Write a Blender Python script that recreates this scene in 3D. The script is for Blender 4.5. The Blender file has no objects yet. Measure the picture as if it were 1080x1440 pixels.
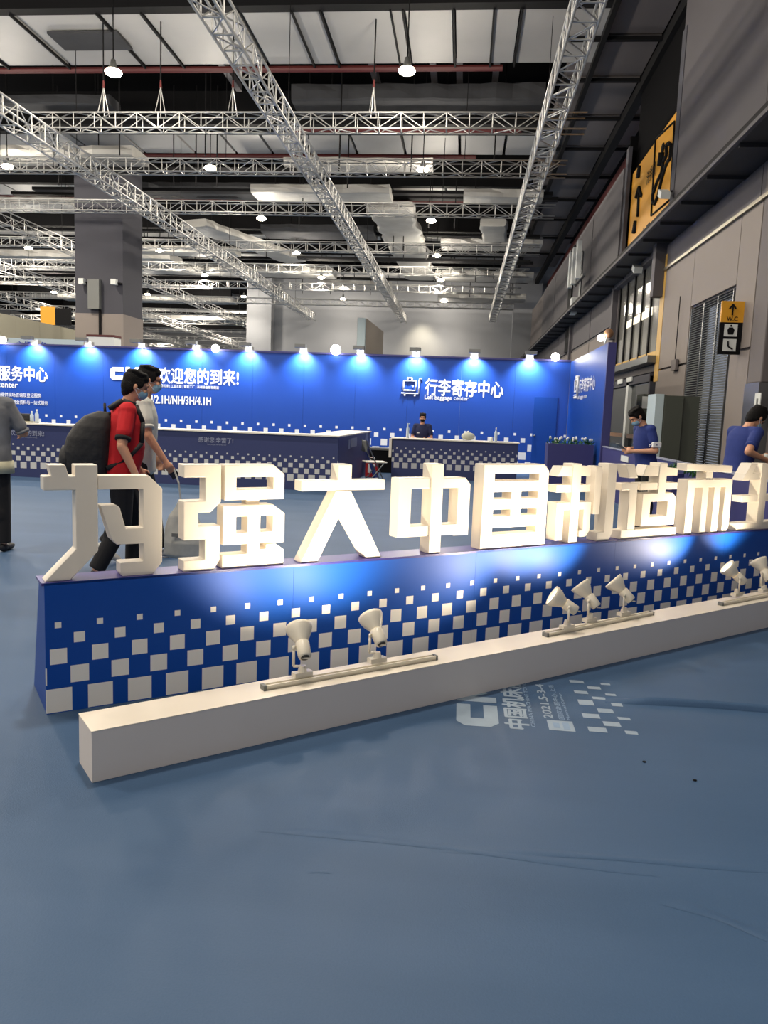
import bpy, bmesh, math, random
import numpy as np
from mathutils import Vector, Matrix
from mathutils.geometry import tessellate_polygon
random.seed(7)
COL = bpy.context.scene.collection
SC = bpy.context.scene
R = math.radians

# ------------------------------------------------------------------ camera
F, CX, CY, H = 1081.0, 540.0, 720.0, 1.42
_n = lambda v: np.array(v, float) / np.linalg.norm(v)
_Y = _n((111, -133, F)); _D = np.array((-324, 8516, F), float); _D = _D - _Y * _D.dot(_Y)
_Z = -_n(_D); _X = np.cross(_Y, _Z)
ROT = np.array([_X, _Y, _Z])
CAMP = np.array([0, 0, H])
cam = bpy.data.objects.new('camera', bpy.data.cameras.new('camera'))
COL.objects.link(cam)
cam.data.sensor_fit = 'HORIZONTAL'; cam.data.sensor_width = 36; cam.data.lens = 36 * F / 1080
cam.data.clip_start = .05; cam.data.clip_end = 400
rt, dn, fw = ROT @ np.array([1, 0, 0]), ROT @ np.array([0, 1, 0]), ROT @ np.array([0, 0, 1])
cam.matrix_world = Matrix(((rt[0], -dn[0], -fw[0], 0), (rt[1], -dn[1], -fw[1], 0), (rt[2], -dn[2], -fw[2], H), (0, 0, 0, 1)))
SC.camera = cam

def ray(x, y): return ROT @ np.array([x - CX, y - CY, F], float)
def atz(x, y, z=0): d = ray(x, y); return CAMP + d * ((z - H) / d[2])      # a direction of view met with a level
def aty(x, y, Y): d = ray(x, y); return CAMP + d * (Y / d[1])             # ... with a frontal wall
def atx(x, y, X): d = ray(x, y); return CAMP + d * (X / d[0])             # ... with a side wall

# ------------------------------------------------------------------ world, exposure, hall lamps
w = bpy.data.worlds.new('world'); SC.world = w; w.use_nodes = True
w.node_tree.nodes['Background'].inputs[0].default_value = (.80, .86, 1, 1)
w.node_tree.nodes['Background'].inputs[1].default_value = .24
vs = SC.view_settings
vs.view_transform = 'Standard'; vs.look = 'None'; vs.gamma = 1; vs.use_curve_mapping = False; vs.exposure = 0.0

def lamp(name, kind, loc, energy, color, size=.15, target=None, spot=60, blend=.6):
    l = bpy.data.lights.new(name, kind); l.energy = energy; l.color = color
    if kind == 'SPOT': l.spot_size = R(spot); l.spot_blend = blend
    if kind in ('POINT', 'SPOT'): l.shadow_soft_size = size
    if kind == 'AREA': l.shape = 'DISK'; l.size = size
    o = bpy.data.objects.new(name, l); COL.objects.link(o); o.location = loc
    if target is not None:
        o.rotation_euler = (Vector(target) - Vector(loc)).to_track_quat('-Z', 'Y').to_euler()
    return o

LAMP_X = (-36.2, -29.3, -22.4, -15.5, -8.55, -1.65)
LAMP_Y = (-9.0, -2.2, 4.7, 11.6, 18.4, 25.4, 31.8, 38.4, 45.2, 53.4)
WARM = (1.0, .90, .76)
for lx in LAMP_X:
    for ly in LAMP_Y:
        if lx < -16 and ly < 5: continue
        lamp('high_bay_light', 'POINT', (lx, ly, 8.95), 440, WARM, .22)
        near = 1.0 if ly > 0 else .5
        lamp('high_bay_beam', 'SPOT', (lx, ly, 8.90), 1150 * near, WARM, .22, (lx, ly + .001, 0), 140, 1.0)

for lx in (-22.4, -36.2):  # added lights without fixtures that brighten the deep left hall
    for ly in (63, 76, 90, 106):
        lamp('high_bay_light', 'POINT', (lx, ly, 8.95), 1500, WARM, .3)
lamp('wall_wash_light', 'SPOT', (-3.2, 54.6, 9.0), 1300, (1, .86, .6), .2, (-3.2, 56.6, 2), 75, 1.0)

# ------------------------------------------------------------------ materials
def lin(c): return tuple((v / 255 / 12.92 if v / 255 <= .04045 else ((v / 255 + .055) / 1.055) ** 2.4) for v in c)
def mat(name, rgb, rough=.6, metal=0, spec=.5, noise=0, nscale=20, bump=0, bscale=60, emit=0, lin_rgb=None, coat=0, wave=None):
    m = bpy.data.materials.new(name); m.use_nodes = True
    nt = m.node_tree; b = nt.nodes['Principled BSDF']
    c = lin_rgb or lin(rgb)
    b.inputs['Base Color'].default_value = (*c, 1)
    b.inputs['Roughness'].default_value = rough; b.inputs['Metallic'].default_value = metal
    b.inputs['Specular IOR Level'].default_value = spec
    b.inputs['Coat Weight'].default_value = coat
    if emit:
        b.inputs['Emission Color'].default_value = (*c, 1); b.inputs['Emission Strength'].default_value = emit
    tc = nt.nodes.new('ShaderNodeTexCoord')
    if noise:
        n = nt.nodes.new('ShaderNodeTexNoise'); n.inputs['Scale'].default_value = nscale; n.inputs['Detail'].default_value = 5
        nt.links.new(tc.outputs['Object'], n.inputs['Vector'])
        mx = nt.nodes.new('ShaderNodeMix'); mx.data_type = 'RGBA'
        mx.inputs[6].default_value = (*[v * (1 - noise) for v in c], 1); mx.inputs[7].default_value = (*[min(1, v * (1 + noise)) for v in c], 1)
        nt.links.new(n.outputs['Fac'], mx.inputs[0]); nt.links.new(mx.outputs[2], b.inputs['Base Color'])
    if bump:
        n2 = nt.nodes.new('ShaderNodeTexNoise'); n2.inputs['Scale'].default_value = bscale; n2.inputs['Detail'].default_value = 4
        nt.links.new(tc.outputs['Object'], n2.inputs['Vector'])
        bp = nt.nodes.new('ShaderNodeBump'); bp.inputs['Strength'].default_value = bump; bp.inputs['Distance'].default_value = .02
        nt.links.new(n2.outputs['Fac'], bp.inputs['Height']); nt.links.new(bp.outputs['Normal'], b.inputs['Normal'])
    return m

def node_math(nt, op, a, b=None, c=None):
    n = nt.nodes.new('ShaderNodeMath'); n.operation = op
    for i, v in enumerate((a, b, c)):
        if v is None: continue
        if isinstance(v, (int, float)): n.inputs[i].default_value = v
        else: nt.links.new(v, n.inputs[i])
    return n.outputs[0]

ROWS = ((.415, .028, 0), (.350, .049, .5), (.268, .073, 0), (.177, .081, .5), (.060, .112, 0))
def checker(name, blue, white, scale=1.0, u0=.052, z0=0, rough=.35, axis='X', spec=.5, coat=0):
    """printed vinyl: rows of white squares shrinking upwards on blue"""
    m = mat(name, None, rough, 0, spec, lin_rgb=blue, coat=coat)
    nt = m.node_tree; b = nt.nodes['Principled BSDF']
    tc = nt.nodes.new('ShaderNodeTexCoord'); sp = nt.nodes.new('ShaderNodeSeparateXYZ'); nt.links.new(tc.outputs['Object'], sp.inputs[0])
    u, z = sp.outputs[axis], sp.outputs['Z']
    P = .182 * scale; tot = None
    for zc, s, ph in ROWS:
        f = node_math(nt, 'FRACT', node_math(nt, 'ADD', node_math(nt, 'DIVIDE', node_math(nt, 'SUBTRACT', u, u0), P), 100.5 + ph))
        a = node_math(nt, 'LESS_THAN', node_math(nt, 'ABSOLUTE', node_math(nt, 'SUBTRACT', f, .5)), s / 2 / .182)
        c = node_math(nt, 'LESS_THAN', node_math(nt, 'ABSOLUTE', node_math(nt, 'SUBTRACT', z, z0 + zc * scale)), s * scale / 2)
        q = node_math(nt, 'MULTIPLY', a, c)
        tot = q if tot is None else node_math(nt, 'MAXIMUM', tot, q)
    mx = nt.nodes.new('ShaderNodeMix'); mx.data_type = 'RGBA'
    mx.inputs[6].default_value = (*blue, 1); mx.inputs[7].default_value = (*white, 1)
    nt.links.new(tot, mx.inputs[0]); nt.links.new(mx.outputs[2], b.inputs['Base Color'])
    return m

BLUE = (.004, .062, .34)
WHITE = lin((232, 228, 220))
M = dict(
    platform=checker('printed_blue_vinyl', BLUE, WHITE, 1, .055, 0, .5, spec=.22),
    blue=mat('blue_vinyl', None, .42, lin_rgb=(.005, .05, .28), spec=.3),
    blue_top=mat('blue_violet_board', None, .35, lin_rgb=(.05, .04, .22)),
    wallblue=checker('printed_booth_wall', (.003, .052, .33), lin((225, 225, 225)), 2.456, -1.7, 0, .5),
    counter=checker('printed_counter', (.030, .040, .125), lin((200, 200, 196)), 1.077, 0, .16, .5),
    counter2=checker('printed_counter_far', (.030, .040, .125), lin((190, 190, 190)), 1.11, -1.52, .21, .5),
    deskblue=mat('desk_blue', None, .5, lin_rgb=(.040, .040, .16)),
    white=mat('white_laminate', (228, 222, 208), .5, noise=.03, nscale=6),
    letter=mat('white_painted_letter_board', (226, 217, 202), .45, noise=.02, nscale=9),
    boxwhite=mat('white_painted_plinth', (214, 206, 200), .6, noise=.04, nscale=3),
    print=mat('white_print', (240, 240, 240), .5),
    printgrey=mat('grey_print', (150, 155, 175), .5),
    truss=mat('aluminium', (182, 182, 180), .42, .55),
    foil=mat('foil_insulation', (158, 157, 153), .55, .2, noise=.35, nscale=1.2, bump=.9, bscale=3.0),
    soffit=mat('foil_faced_panel', (168, 167, 165), .55, .1, noise=.14, nscale=.7, bump=.25, bscale=1.0),
    dark=mat('dark_roof', (16, 16, 18), .95, spec=.05),
    darkduct=mat('dark_grey_duct', (62, 63, 66), .9, spec=.15, noise=.25, nscale=2, bump=.6, bscale=3),
    black=mat('black_metal', (18, 18, 20), .7, spec=.15), bracket=mat('grey_bracket', (48, 47, 48), .7),
    red=mat('red_pipe', (84, 30, 30), .55),
    concrete=mat('grey_wall_panel', (104, 98, 97), .7, noise=.06, nscale=1.2),
    concrete2=mat('beige_wall_panel', (132, 123, 117), .65, noise=.05, nscale=1.5),
    upper=mat('dark_grey_cladding', (80, 77, 81), .7, noise=.10, nscale=.8),
    column=mat('grey_column_paint', (68, 68, 76), .8),
    farwall=mat('far_wall_paint', (132, 134, 138), .8, noise=.05, nscale=.3),
    cream=mat('cream_hoarding', (160, 156, 138), .8),
    steel=mat('brushed_steel', (120, 122, 124), .35, .8, noise=.1, nscale=3),
    louver=mat('louvre_slat', (150, 152, 150), .3, .6),
    cab=mat('olive_grey_cabinet', (70, 74, 66), .5),
    cabside=mat('pale_cabinet_side', (180, 196, 200), .5),
    yellow=mat('yellow_sign', (226, 160, 36), .5),
    yellowstrip=mat('yellow_strip', (200, 160, 80), .5),
    wood=mat('wood_bar', (128, 92, 62), .5),
    bracketwood=mat('brown_grey_board', (104, 96, 88), .7), glass=mat('dark_window_glass', (38, 42, 44), .08, 0, .8), litglass=mat('lit_window_glass', (96, 94, 88), .12, 0, .8, emit=.25),
    skin=mat('skin', (205, 150, 118), .55),
    hair=mat('black_hair', (13, 11, 11), .75, spec=.2, bump=.5, bscale=120),
    redshirt=mat('red_polo_fabric', (190, 22, 30), .85, noise=.1, nscale=30),
    whiteshirt=mat('white_shirt_fabric', (205, 205, 195), .85),
    navy=mat('blue_uniform_fabric', (34, 52, 120), .85, noise=.12, nscale=20),
    darknavy=mat('dark_navy_uniform', (24, 32, 70), .85),
    blackcloth=mat('black_trouser_fabric', (18, 18, 22), .9, noise=.2, nscale=20),
    pack=mat('black_nylon', (20, 20, 23), .7, noise=.2, nscale=15, bump=.3, bscale=20),
    tiedye=mat('grey_tie_dye_fabric', (112, 114, 118), .9, noise=.65, nscale=5),
    tiehem=mat('pale_cream_hem', (190, 186, 160), .9, noise=.12, nscale=12),
    mask=mat('pale_blue_mask', (138, 176, 196), .8),
    blackmask=mat('black_mask', (14, 14, 16), .8),
    eye=mat('eye', (18, 12, 10), .3),
    lips=mat('lips', (150, 84, 76), .5),
    shoe=mat('dark_shoe', (28, 28, 32), .6), sneaker=mat('pale_sneaker', (185, 185, 182), .6),
    bag=mat('printed_plastic_bag', (178, 178, 172), .4, noise=.35, nscale=9),
    leaf=mat('green_leaf', (50, 104, 44), .6, noise=.3, nscale=20), flower=mat('white_petal', (235, 235, 235), .6),
    bottle=mat('clear_bottle_plastic', (190, 205, 220), .15), cap=mat('cream_cap', (180, 182, 170), .8),
    lampwhite=mat('white_lamp_enamel', (222, 214, 196), .35), socket=mat('dark_socket', (60, 58, 54), .5),
    bulb=mat('lit_bulb', None, emit=38, lin_rgb=(1, .88, .66)),
    led=mat('lit_spot_bulb', None, emit=30, lin_rgb=(1, .97, .9)),
    parface=mat('lit_reflector_face', None, emit=14, lin_rgb=(1, .86, .62)),
    screen=mat('phone_black', (14, 14, 18), .2),
    lilac=mat('purple_lanyard', (130, 60, 160), .7), lanred=mat('red_lanyard', (170, 20, 30), .7), lanwhite=mat('white_piping', (225, 215, 215), .7),
    paper=mat('paper', (215, 218, 214), .7), greybox=mat('grey_box', (110, 112, 110), .6),
    strip=mat('metal_strip_light_band', (120, 114, 98), .35, .8),
)
def carpet():
    m = mat('blue_carpet', None, .55, lin_rgb=(.06, .145, .30), spec=.25)
    nt = m.node_tree; b = nt.nodes['Principled BSDF']
    tc = nt.nodes.new('ShaderNodeTexCoord')
    mp = nt.nodes.new('ShaderNodeMapping'); mp.inputs['Scale'].default_value = (.35, 1.6, 1); mp.inputs['Rotation'].default_value = (0, 0, R(12))
    nt.links.new(tc.outputs['Object'], mp.inputs[0])
    n = nt.nodes.new('ShaderNodeTexNoise'); n.inputs['Scale'].default_value = 1.3; n.inputs['Detail'].default_value = 6; nt.links.new(mp.outputs[0], n.inputs['Vector'])
    n2 = nt.nodes.new('ShaderNodeTexNoise'); n2.inputs['Scale'].default_value = 160; n2.inputs['Detail'].default_value = 3; nt.links.new(tc.outputs['Object'], n2.inputs['Vector'])
    a = node_math(nt, 'ADD', node_math(nt, 'MULTIPLY', n.outputs['Fac'], .75), node_math(nt, 'MULTIPLY', n2.outputs['Fac'], .25))
    rp = nt.nodes.new('ShaderNodeMapRange'); rp.inputs[1].default_value = .3; rp.inputs[2].default_value = .7; nt.links.new(a, rp.inputs[0])
    mx = nt.nodes.new('ShaderNodeMix'); mx.data_type = 'RGBA'
    mx.inputs[6].default_value = (.034, .076, .152, 1); mx.inputs[7].default_value = (.052, .102, .194, 1)
    nt.links.new(rp.outputs[0], mx.inputs[0]); nt.links.new(mx.outputs[2], b.inputs['Base Color'])
    bp = nt.nodes.new('ShaderNodeBump'); bp.inputs['Strength'].default_value = .12; bp.inputs['Distance'].default_value = .01
    nt.links.new(n2.outputs['Fac'], bp.inputs['Height']); nt.links.new(bp.outputs[0], b.inputs['Normal'])
    b.inputs['Specular IOR Level'].default_value = .27
    return m
M['carpet'] = carpet()

# ------------------------------------------------------------------ mesh helpers
class G:
    def __init__(s): s.v = []; s.f = []
    def add(s, vs_, fs):
        k = len(s.v); s.v += [tuple(p) for p in vs_]; s.f += [tuple(i + k for i in f) for f in fs]; return s
    def box(s, x0, y0, z0, x1, y1, z1, T=None):
        p = [Vector(q) for q in ((x0, y0, z0), (x1, y0, z0), (x1, y1, z0), (x0, y1, z0), (x0, y0, z1), (x1, y0, z1), (x1, y1, z1), (x0, y1, z1))]
        if T is not None: p = [T @ q for q in p]
        return s.add(p, [(0, 3, 2, 1), (4, 5, 6, 7), (0, 1, 5, 4), (1, 2, 6, 5), (2, 3, 7, 6), (3, 0, 4, 7)])
    def tube(s, p0, p1, r0, r1=None, n=8, caps=True):
        r1 = r0 if r1 is None else r1
        p0, p1 = Vector(p0), Vector(p1); d = (p1 - p0)
        if d.length < 1e-6: return s
        q = d.to_track_quat('Z', 'Y'); a = []; b = []
        for i in range(n):
            t = 2 * math.pi * i / n; e = q @ Vector((math.cos(t), math.sin(t), 0))
            a.append(p0 + e * r0); b.append(p1 + e * r1)
        fs = [(i, (i + 1) % n, n + (i + 1) % n, n + i) for i in range(n)]
        if caps: fs += [tuple(range(n))[::-1], tuple(range(n, 2 * n))]
        return s.add(a + b, fs)
    def path(s, pts, r, n=8):
        for a, b in zip(pts, pts[1:]): s.tube(a, b, r, r, n)
        return s
    def ell(s, c, r, n=12, T=None):
        c = Vector(c); r = (r, r, r) if isinstance(r, (int, float)) else r
        m = n // 2; vs_ = [Vector((0, 0, 1))]; 
        for i in range(1, m):
            a = math.pi * i / m
            for j in range(n):
                t = 2 * math.pi * j / n; vs_.append(Vector((math.sin(a) * math.cos(t), math.sin(a) * math.sin(t), math.cos(a))))
        vs_.append(Vector((0, 0, -1)))
        fs = [(0, 1 + j, 1 + (j + 1) % n) for j in range(n)]
        for i in range(m - 2):
            for j in range(n):
                a = 1 + i * n + j; b = 1 + i * n + (j + 1) % n; fs.append((a, a + n, b + n, b))
        L = len(vs_) - 1; k = 1 + (m - 2) * n
        fs += [(k + j, L, k + (j + 1) % n) for j in range(n)]
        P = [Vector((v.x * r[0], v.y * r[1], v.z * r[2])) for v in vs_]
        if T is not None: P = [T @ p for p in P]
        return s.add([c + p for p in P], fs)
    def cap(s, p0, r0, p1, r1, n=10):
        s.tube(p0, p1, r0, r1, n); s.ell(p0, r0, n); s.ell(p1, r1, n); return s
    def loft(s, rings, n=16):
        """rings: (centre, rx, ry) level ellipses bottom to top"""
        k = len(s.v)
        for c, rx, ry in rings:
            for j in range(n):
                t = 2 * math.pi * j / n; s.v.append((c[0] + rx * math.cos(t), c[1] + ry * math.sin(t), c[2]))
        for i in range(len(rings) - 1):
            for j in range(n):
                a = k + i * n + j; b = k + i * n + (j + 1) % n; s.f.append((a, b, b + n, a + n))
        s.f.append(tuple(k + j for j in range(n))[::-1]); e = k + (len(rings) - 1) * n
        s.f.append(tuple(e + j for j in range(n))); return s
    def lathe(s, p0, axis, prof, n=20):
        """prof: (distance along axis, radius)"""
        q = Vector(axis).to_track_quat('Z', 'Y'); p0 = Vector(p0); k = len(s.v)
        for d, r in prof:
            for j in range(n):
                t = 2 * math.pi * j / n; s.v.append(tuple(p0 + q @ Vector((r * math.cos(t), r * math.sin(t), d))))
        for i in range(len(prof) - 1):
            for j in range(n):
                a = k + i * n + j; b = k + i * n + (j + 1) % n; s.f.append((a, b, b + n, a + n))
        return s
    def prism(s, outer, holes, y0, y1, T=None):
        """polygon in (x, z) extruded from y0 to y1"""
        def area(p): return sum(p[i][0] * p[(i + 1) % len(p)][1] - p[(i + 1) % len(p)][0] * p[i][1] for i in range(len(p)))
        outer = outer if area(outer) > 0 else outer[::-1]
        holes = [h if area(h) < 0 else h[::-1] for h in holes]
        loops = [outer] + holes; flat = [p for l in loops for p in l]
        tris = tessellate_polygon([[Vector((p[0], p[1], 0)) for p in l] for l in loops])
        n = len(flat); vs_ = [Vector((p[0], y0, p[1])) for p in flat] + [Vector((p[0], y1, p[1])) for p in flat]
        if T is not None: vs_ = [T @ v for v in vs_]
        fs = []
        for t in tris:
            a, b, c = [flat[i] for i in t]
            if (b[0] - a[0]) * (c[1] - a[1]) - (c[0] - a[0]) * (b[1] - a[1]) < 0: t = (t[0], t[2], t[1])
            fs.append(tuple(t)); fs.append((t[2] + n, t[1] + n, t[0] + n))
        k = 0
        for l in loops:
            for i in range(len(l)):
                a, b = k + i, k + (i + 1) % len(l); fs.append((b, a, a + n, b + n))
            k += len(l)
        return s.add(vs_, fs)
    def mesh(s, name, m=None, smooth=False, loc=None):
        me = bpy.data.meshes.new(name)
        vv = s.v if loc is None else [tuple(Vector(p) - Vector(loc)) for p in s.v]
        me.from_pydata(vv, [], s.f); me.update()
        if m: me.materials.append(m)
        if smooth: me.shade_smooth()
        return me

def tag(o, label=None, cat=None, group=None, kind=None):
    if label: o['label'] = label
    if cat: o['category'] = cat
    if group: o['group'] = group
    if kind: o['kind'] = kind
    return o
def link(name, me, parent=None):
    o = bpy.data.objects.new(name, me); COL.objects.link(o)
    if parent: o.parent = parent
    return o
def thing(name, loc, label, cat, group=None, rz=0, kind=None):
    o = bpy.data.objects.new(name, None); COL.objects.link(o); o.location = loc; o.rotation_euler = (0, 0, rz); o.empty_display_size = .1
    return tag(o, label, cat, group, kind)
def part(name, g, m, parent=None, smooth=False, bevel=0, w=False, **k):
    """w=True: the mesh is given in world coordinates, the parent has no rotation"""
    me = g.mesh(name, m, smooth, parent.location if (w and parent) else None)
    o = link(name, me, parent)
    if bevel:
        b = o.modifiers.new('bevel', 'BEVEL'); b.width = bevel; b.segments = 2; b.limit_method = 'ANGLE'; b.angle_limit = R(35)
    return tag(o, **k)
def fuse(name, g, m, parent, voxel=.01, smooth_it=4, **k):
    """joins overlapping closed shapes into one continuous skin"""
    me = g.mesh(name, m)
    o = bpy.data.objects.new(name, me); COL.objects.link(o)
    r = o.modifiers.new('r', 'REMESH'); r.mode = 'VOXEL'; r.voxel_size = voxel; r.use_smooth_shade = True
    if smooth_it:
        sm = o.modifiers.new('s', 'SMOOTH'); sm.iterations = smooth_it; sm.factor = .5
    dg = bpy.context.evaluated_depsgraph_get(); ev = o.evaluated_get(dg)
    me2 = bpy.data.meshes.new_from_object(ev); me2.materials.clear(); me2.materials.append(m); me2.shade_smooth()
    o.modifiers.clear(); o.data = me2; bpy.data.meshes.remove(me); me2.name = name
    if parent: o.parent = parent
    return tag(o, **k)
def copy_tree(o, parent=None):
    c = o.copy(); COL.objects.link(c); c.parent = parent
    for ch in [x for x in KIDS.get(o.name, list(o.children))]: copy_tree(ch, c)
    return c
KIDS = {}
def text_mesh(body, bold=0.0):
    cu = bpy.data.curves.new('t', 'FONT'); cu.body = body; cu.size = 1; cu.offset = bold; cu.extrude = .0; cu.resolution_u = 3
    o = bpy.data.objects.new('t', cu); COL.objects.link(o)
    dg = bpy.context.evaluated_depsgraph_get(); me = bpy.data.meshes.new_from_object(o.evaluated_get(dg))
    COL.objects.unlink(o); bpy.data.objects.remove(o)
    P = np.array([v.co[:] for v in me.vertices]); fs = [tuple(p.vertices) for p in me.polygons]
    bpy.data.meshes.remove(me)
    return P, fs
def thick_text(body, bold):
    P, fs = text_mesh(body, 0)
    if not bold or len(P) == 0: return P, fs
    Q, gs = [], []
    for i, (a, b) in enumerate(((-1, 0), (1, 0), (0, 1), (0, -1), (0, 0))):
        gs += [tuple(v + len(P) * i for v in f) for f in fs]; Q.append(P + np.array([a * bold, b * bold, .0006 * i]))
    return np.concatenate(Q), gs
def lettering(name, body, p00, ux, uz, w_, h_, m, parent, bold=.02, push=None, **k):
    """text fitted into a rectangle: p00 its lower left corner, ux / uz its directions"""
    P, fs = thick_text(body, bold)
    if len(P) == 0: return
    mn, mx = P.min(0), P.max(0)
    U, Z, O = Vector(ux), Vector(uz), Vector(p00)
    off = parent.location if parent else Vector((0, 0, 0))
    if parent is not None and any(abs(a) > 1e-6 for a in parent.rotation_euler): off = Vector((0, 0, 0))
    NV = U.cross(Z)
    vs_ = [O + NV * p[2] + U * ((p[0] - mn[0]) / (mx[0] - mn[0]) * w_) + Z * ((p[1] - mn[1]) / (mx[1] - mn[1]) * h_) - off for p in P]
    g = G(); g.add(vs_, fs)
    return tag(link(name, g.mesh(name, m), parent), **k)

# ================================================================== SETTING
g = G(); g.box(-62, -14, -.1, 9, 125, 0)
floor = part('floor', g, M['carpet'], kind='structure')
# wrinkle in the carpet right of the print
def wrinkle(pa, pb, height, width, wob=.012):
    a, b = Vector(atz(*pa)), Vector(atz(*pb))
    g = G(); N = 26; dirv = (b - a); per = Vector((-dirv.y, dirv.x, 0)).normalized()
    for i in range(N + 1):
        t = i / N; c = a + dirv * t + per * (wob * math.sin(t * 5)); hh = height * min(1, t * 5, (1 - t) * 5 + .02); ww = width * (1 + .2 * math.sin(t * 9))
        for s_, z_ in ((-1.1, 0.0), (-.7, .55), (0, 1), (1.0, .6), (2.2, 0.0)):
            p = c + per * (s_ * ww); g.v.append((p.x, p.y, max(.0006, z_ * hh)))
    for i in range(N):
        for j in range(4):
            k = i * 5 + j; g.f.append((k, k + 5, k + 6, k + 1))
    part('carpet_wrinkle', g, M['carpet'], floor, True)
wrinkle((850, 986), (1180, 1006), .034, .022)
wrinkle((356, 1166), (920, 1226), .004, .012)
wrinkle((620, 1196), (1100, 1222), .004, .012)
wrinkle((430, 1226), (468, 1227), .003, .006, 0)
wrinkle((930, 1268), (1120, 1330), .005, .014)
for (px, py) in ((906, 1072), (977, 1098), (1010, 858)):
    p = atz(px, py); part('carpet_tuft', G().ell((p[0], p[1], .003), (.009, .006, .004), 8), M['black'], floor)

# right hall wall, X = 4.4
XW = 4.4
wr = G()
wr.box(XW, 12.55, 0, XW + .3, 13.55, 8.9); wr.box(XW, 16.0, 0, XW + .3, 18.5, 8.9); wr.box(XW, 13.55, 3.72, XW + .3, 16.0, 8.9)
wr.box(XW, 18.5, 8.75, XW + .3, 18.7, 9.0)
wr.box(XW, 18.5, 5.35, XW + .3, 23.9, 6.3); wr.box(XW, 18.5, 2.66, XW + .3, 23.9, 3.0)
wr.box(XW, 23.9, 0, XW + .3, 56, 8.9)
wall_right = part('wall_right', wr, M['concrete'], kind='structure')
# upper cladding panels, lower beige panels with joints
def wall_panel(y0, y1, z0, z1, m, x=XW, t=.05, gap=.012):
    part('panel', G().box(x - t, y0 + gap, z0 + gap, x - .002, y1 - gap, z1 - gap), M[m], wall_right, bevel=.006)
wall_panel(12.9, 18.35, 5.62, 10.6, 'upper'); wall_panel(7.0, 12.9, 5.62, 10.6, 'upper')
wall_panel(12.75, 18.35, 4.92, 5.42, 'upper'); wall_panel(7, 12.75, 4.92, 5.42, 'upper')
wall_panel(12.6, 13.5, 2.66, 4.86, 'concrete2'); wall_panel(13.5, 16.05, 3.74, 4.86, 'concrete2'); wall_panel(16.05, 18.4, 2.66, 4.86, 'concrete2')
wall_panel(12.6, 13.5, 0, 2.64, 'concrete2'); wall_panel(16.05, 18.4, 0, 2.64, 'concrete2')
for y0, y1 in ((24.3, 29.5), (29.6, 34.0), (35.3, 41), (41.1, 47)): wall_panel(y0, y1, 5.6, 8.9, 'upper')
for y0, y1 in ((24.1, 28.6), (28.7, 33.0), (33.1, 38.0), (38.1, 44), (44.1, 50)):
    wall_panel(y0, y1, 4.35, 5.42, 'upper'); wall_panel(y0, y1, .0, 4.25, 'concrete2')
g = G().box(XW - .10, 7, 4.84, XW - .0, 18.3, 4.90)
part('trim_1', g, M['strip'], wall_right)
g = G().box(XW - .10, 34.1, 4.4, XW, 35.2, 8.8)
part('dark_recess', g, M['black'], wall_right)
# ledge / cable tray running along the wall
ledge = tag(bpy.data.objects.new('trim_2', None), kind='structure'); COL.objects.link(ledge)
g = G(); g.box(3.70, 7, 5.46, XW, 56, 5.50)
part('tray_shelf', g, M['bracket'], ledge)
part('tray_lip', G().box(3.66, 7, 5.44, 3.72, 56, 5.50), M['upper'], ledge); part('tray_lip', G().box(3.67, 7, 5.50, 3.71, 56, 5.58), M['black'], ledge)
for i in range(26): 
    y = 9 + i * 1.5
    part('tray_bracket', G().box(3.74, y, 5.40, XW, y + .05, 5.46), M['bracket'], ledge)
part('tray_post', G().box(4.12, 18.35, 4.3, 4.40, 18.65, 5.46), M['upper'], wall_right)
part('tray_post', G().box(4.25, 24.0, 3.9, 4.40, 24.25, 5.46), M['upper'], wall_right)
part('tray_post', G().box(4.25, 33.3, 3.9, 4.40, 33.6, 5.46), M['upper'], wall_right)
# sign recess frame
part('recess_post', G().box(4.335, 18.10, 5.5, 4.40, 18.42, 9.9), M['column'], wall_right)
part('recess_post', G().box(4.30, 23.45, 5.5, 4.40, 23.75, 9.2), M['column'], wall_right)
g = G().box(4.60, 18.3, 5.5, 4.7, 23.8, 11.5); part('recess_shade_face', g, M['dark'], wall_right); part('recess_shade_face', G().box(4.39, 23.80, 6.2, 4.9, 23.88, 9.6), M['dark'], wall_right)  # black faces put the recess's shade into the colour
# steel column at the right edge
g = G().box(4.34, 12.0, 2.1, 4.9, 12.56, 11)
col_r = part('wall_right_column', g, M['concrete'], kind='structure', bevel=.02)
part('steel_cladding', G().box(4.32, 11.98, 0, 4.9, 12.58, 2.1), M['steel'], col_r)
g = G().box(4.5, 5, 0, 4.8, 12.0, 11); part('wall_right_recess', g, M['concrete'], kind='structure')
for z in (1.7,):
    p = atx(1065, 568, 4.31); part('notice', G().box(4.305, p[1] - .11, p[2] - .16, 4.318, p[1] + .11, p[2] + .16), M['paper'], col_r)
    part('notice_print', G().box(4.300, p[1] - .03, p[2] - .10, 4.306, p[1] + .03, p[2] + .08), M['greybox'], col_r)

# far wall and ceiling
far = part('wall_far', G().box(-15.8, 56, 0, 9, 56.4, 14), M['farwall'], kind='structure')
for x0, x1 in ((-15.8, -14.0), (3.1, 5.0)): part('pilaster', G().box(x0, 55.2, 0, x1, 56, 14), M['farwall'], far)
part('wall_end', G().box(-62, 120, 0, -15, 120.4, 14), M['farwall'], kind='structure')
part('wall_left', G().box(-62.4, -14, 0, -62, 120, 14), M['farwall'], kind='structure')
roof = part('ceiling', G().box(-62, -14, 13.6, 9, 122, 13.9), M['dark'], kind='structure')

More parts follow.
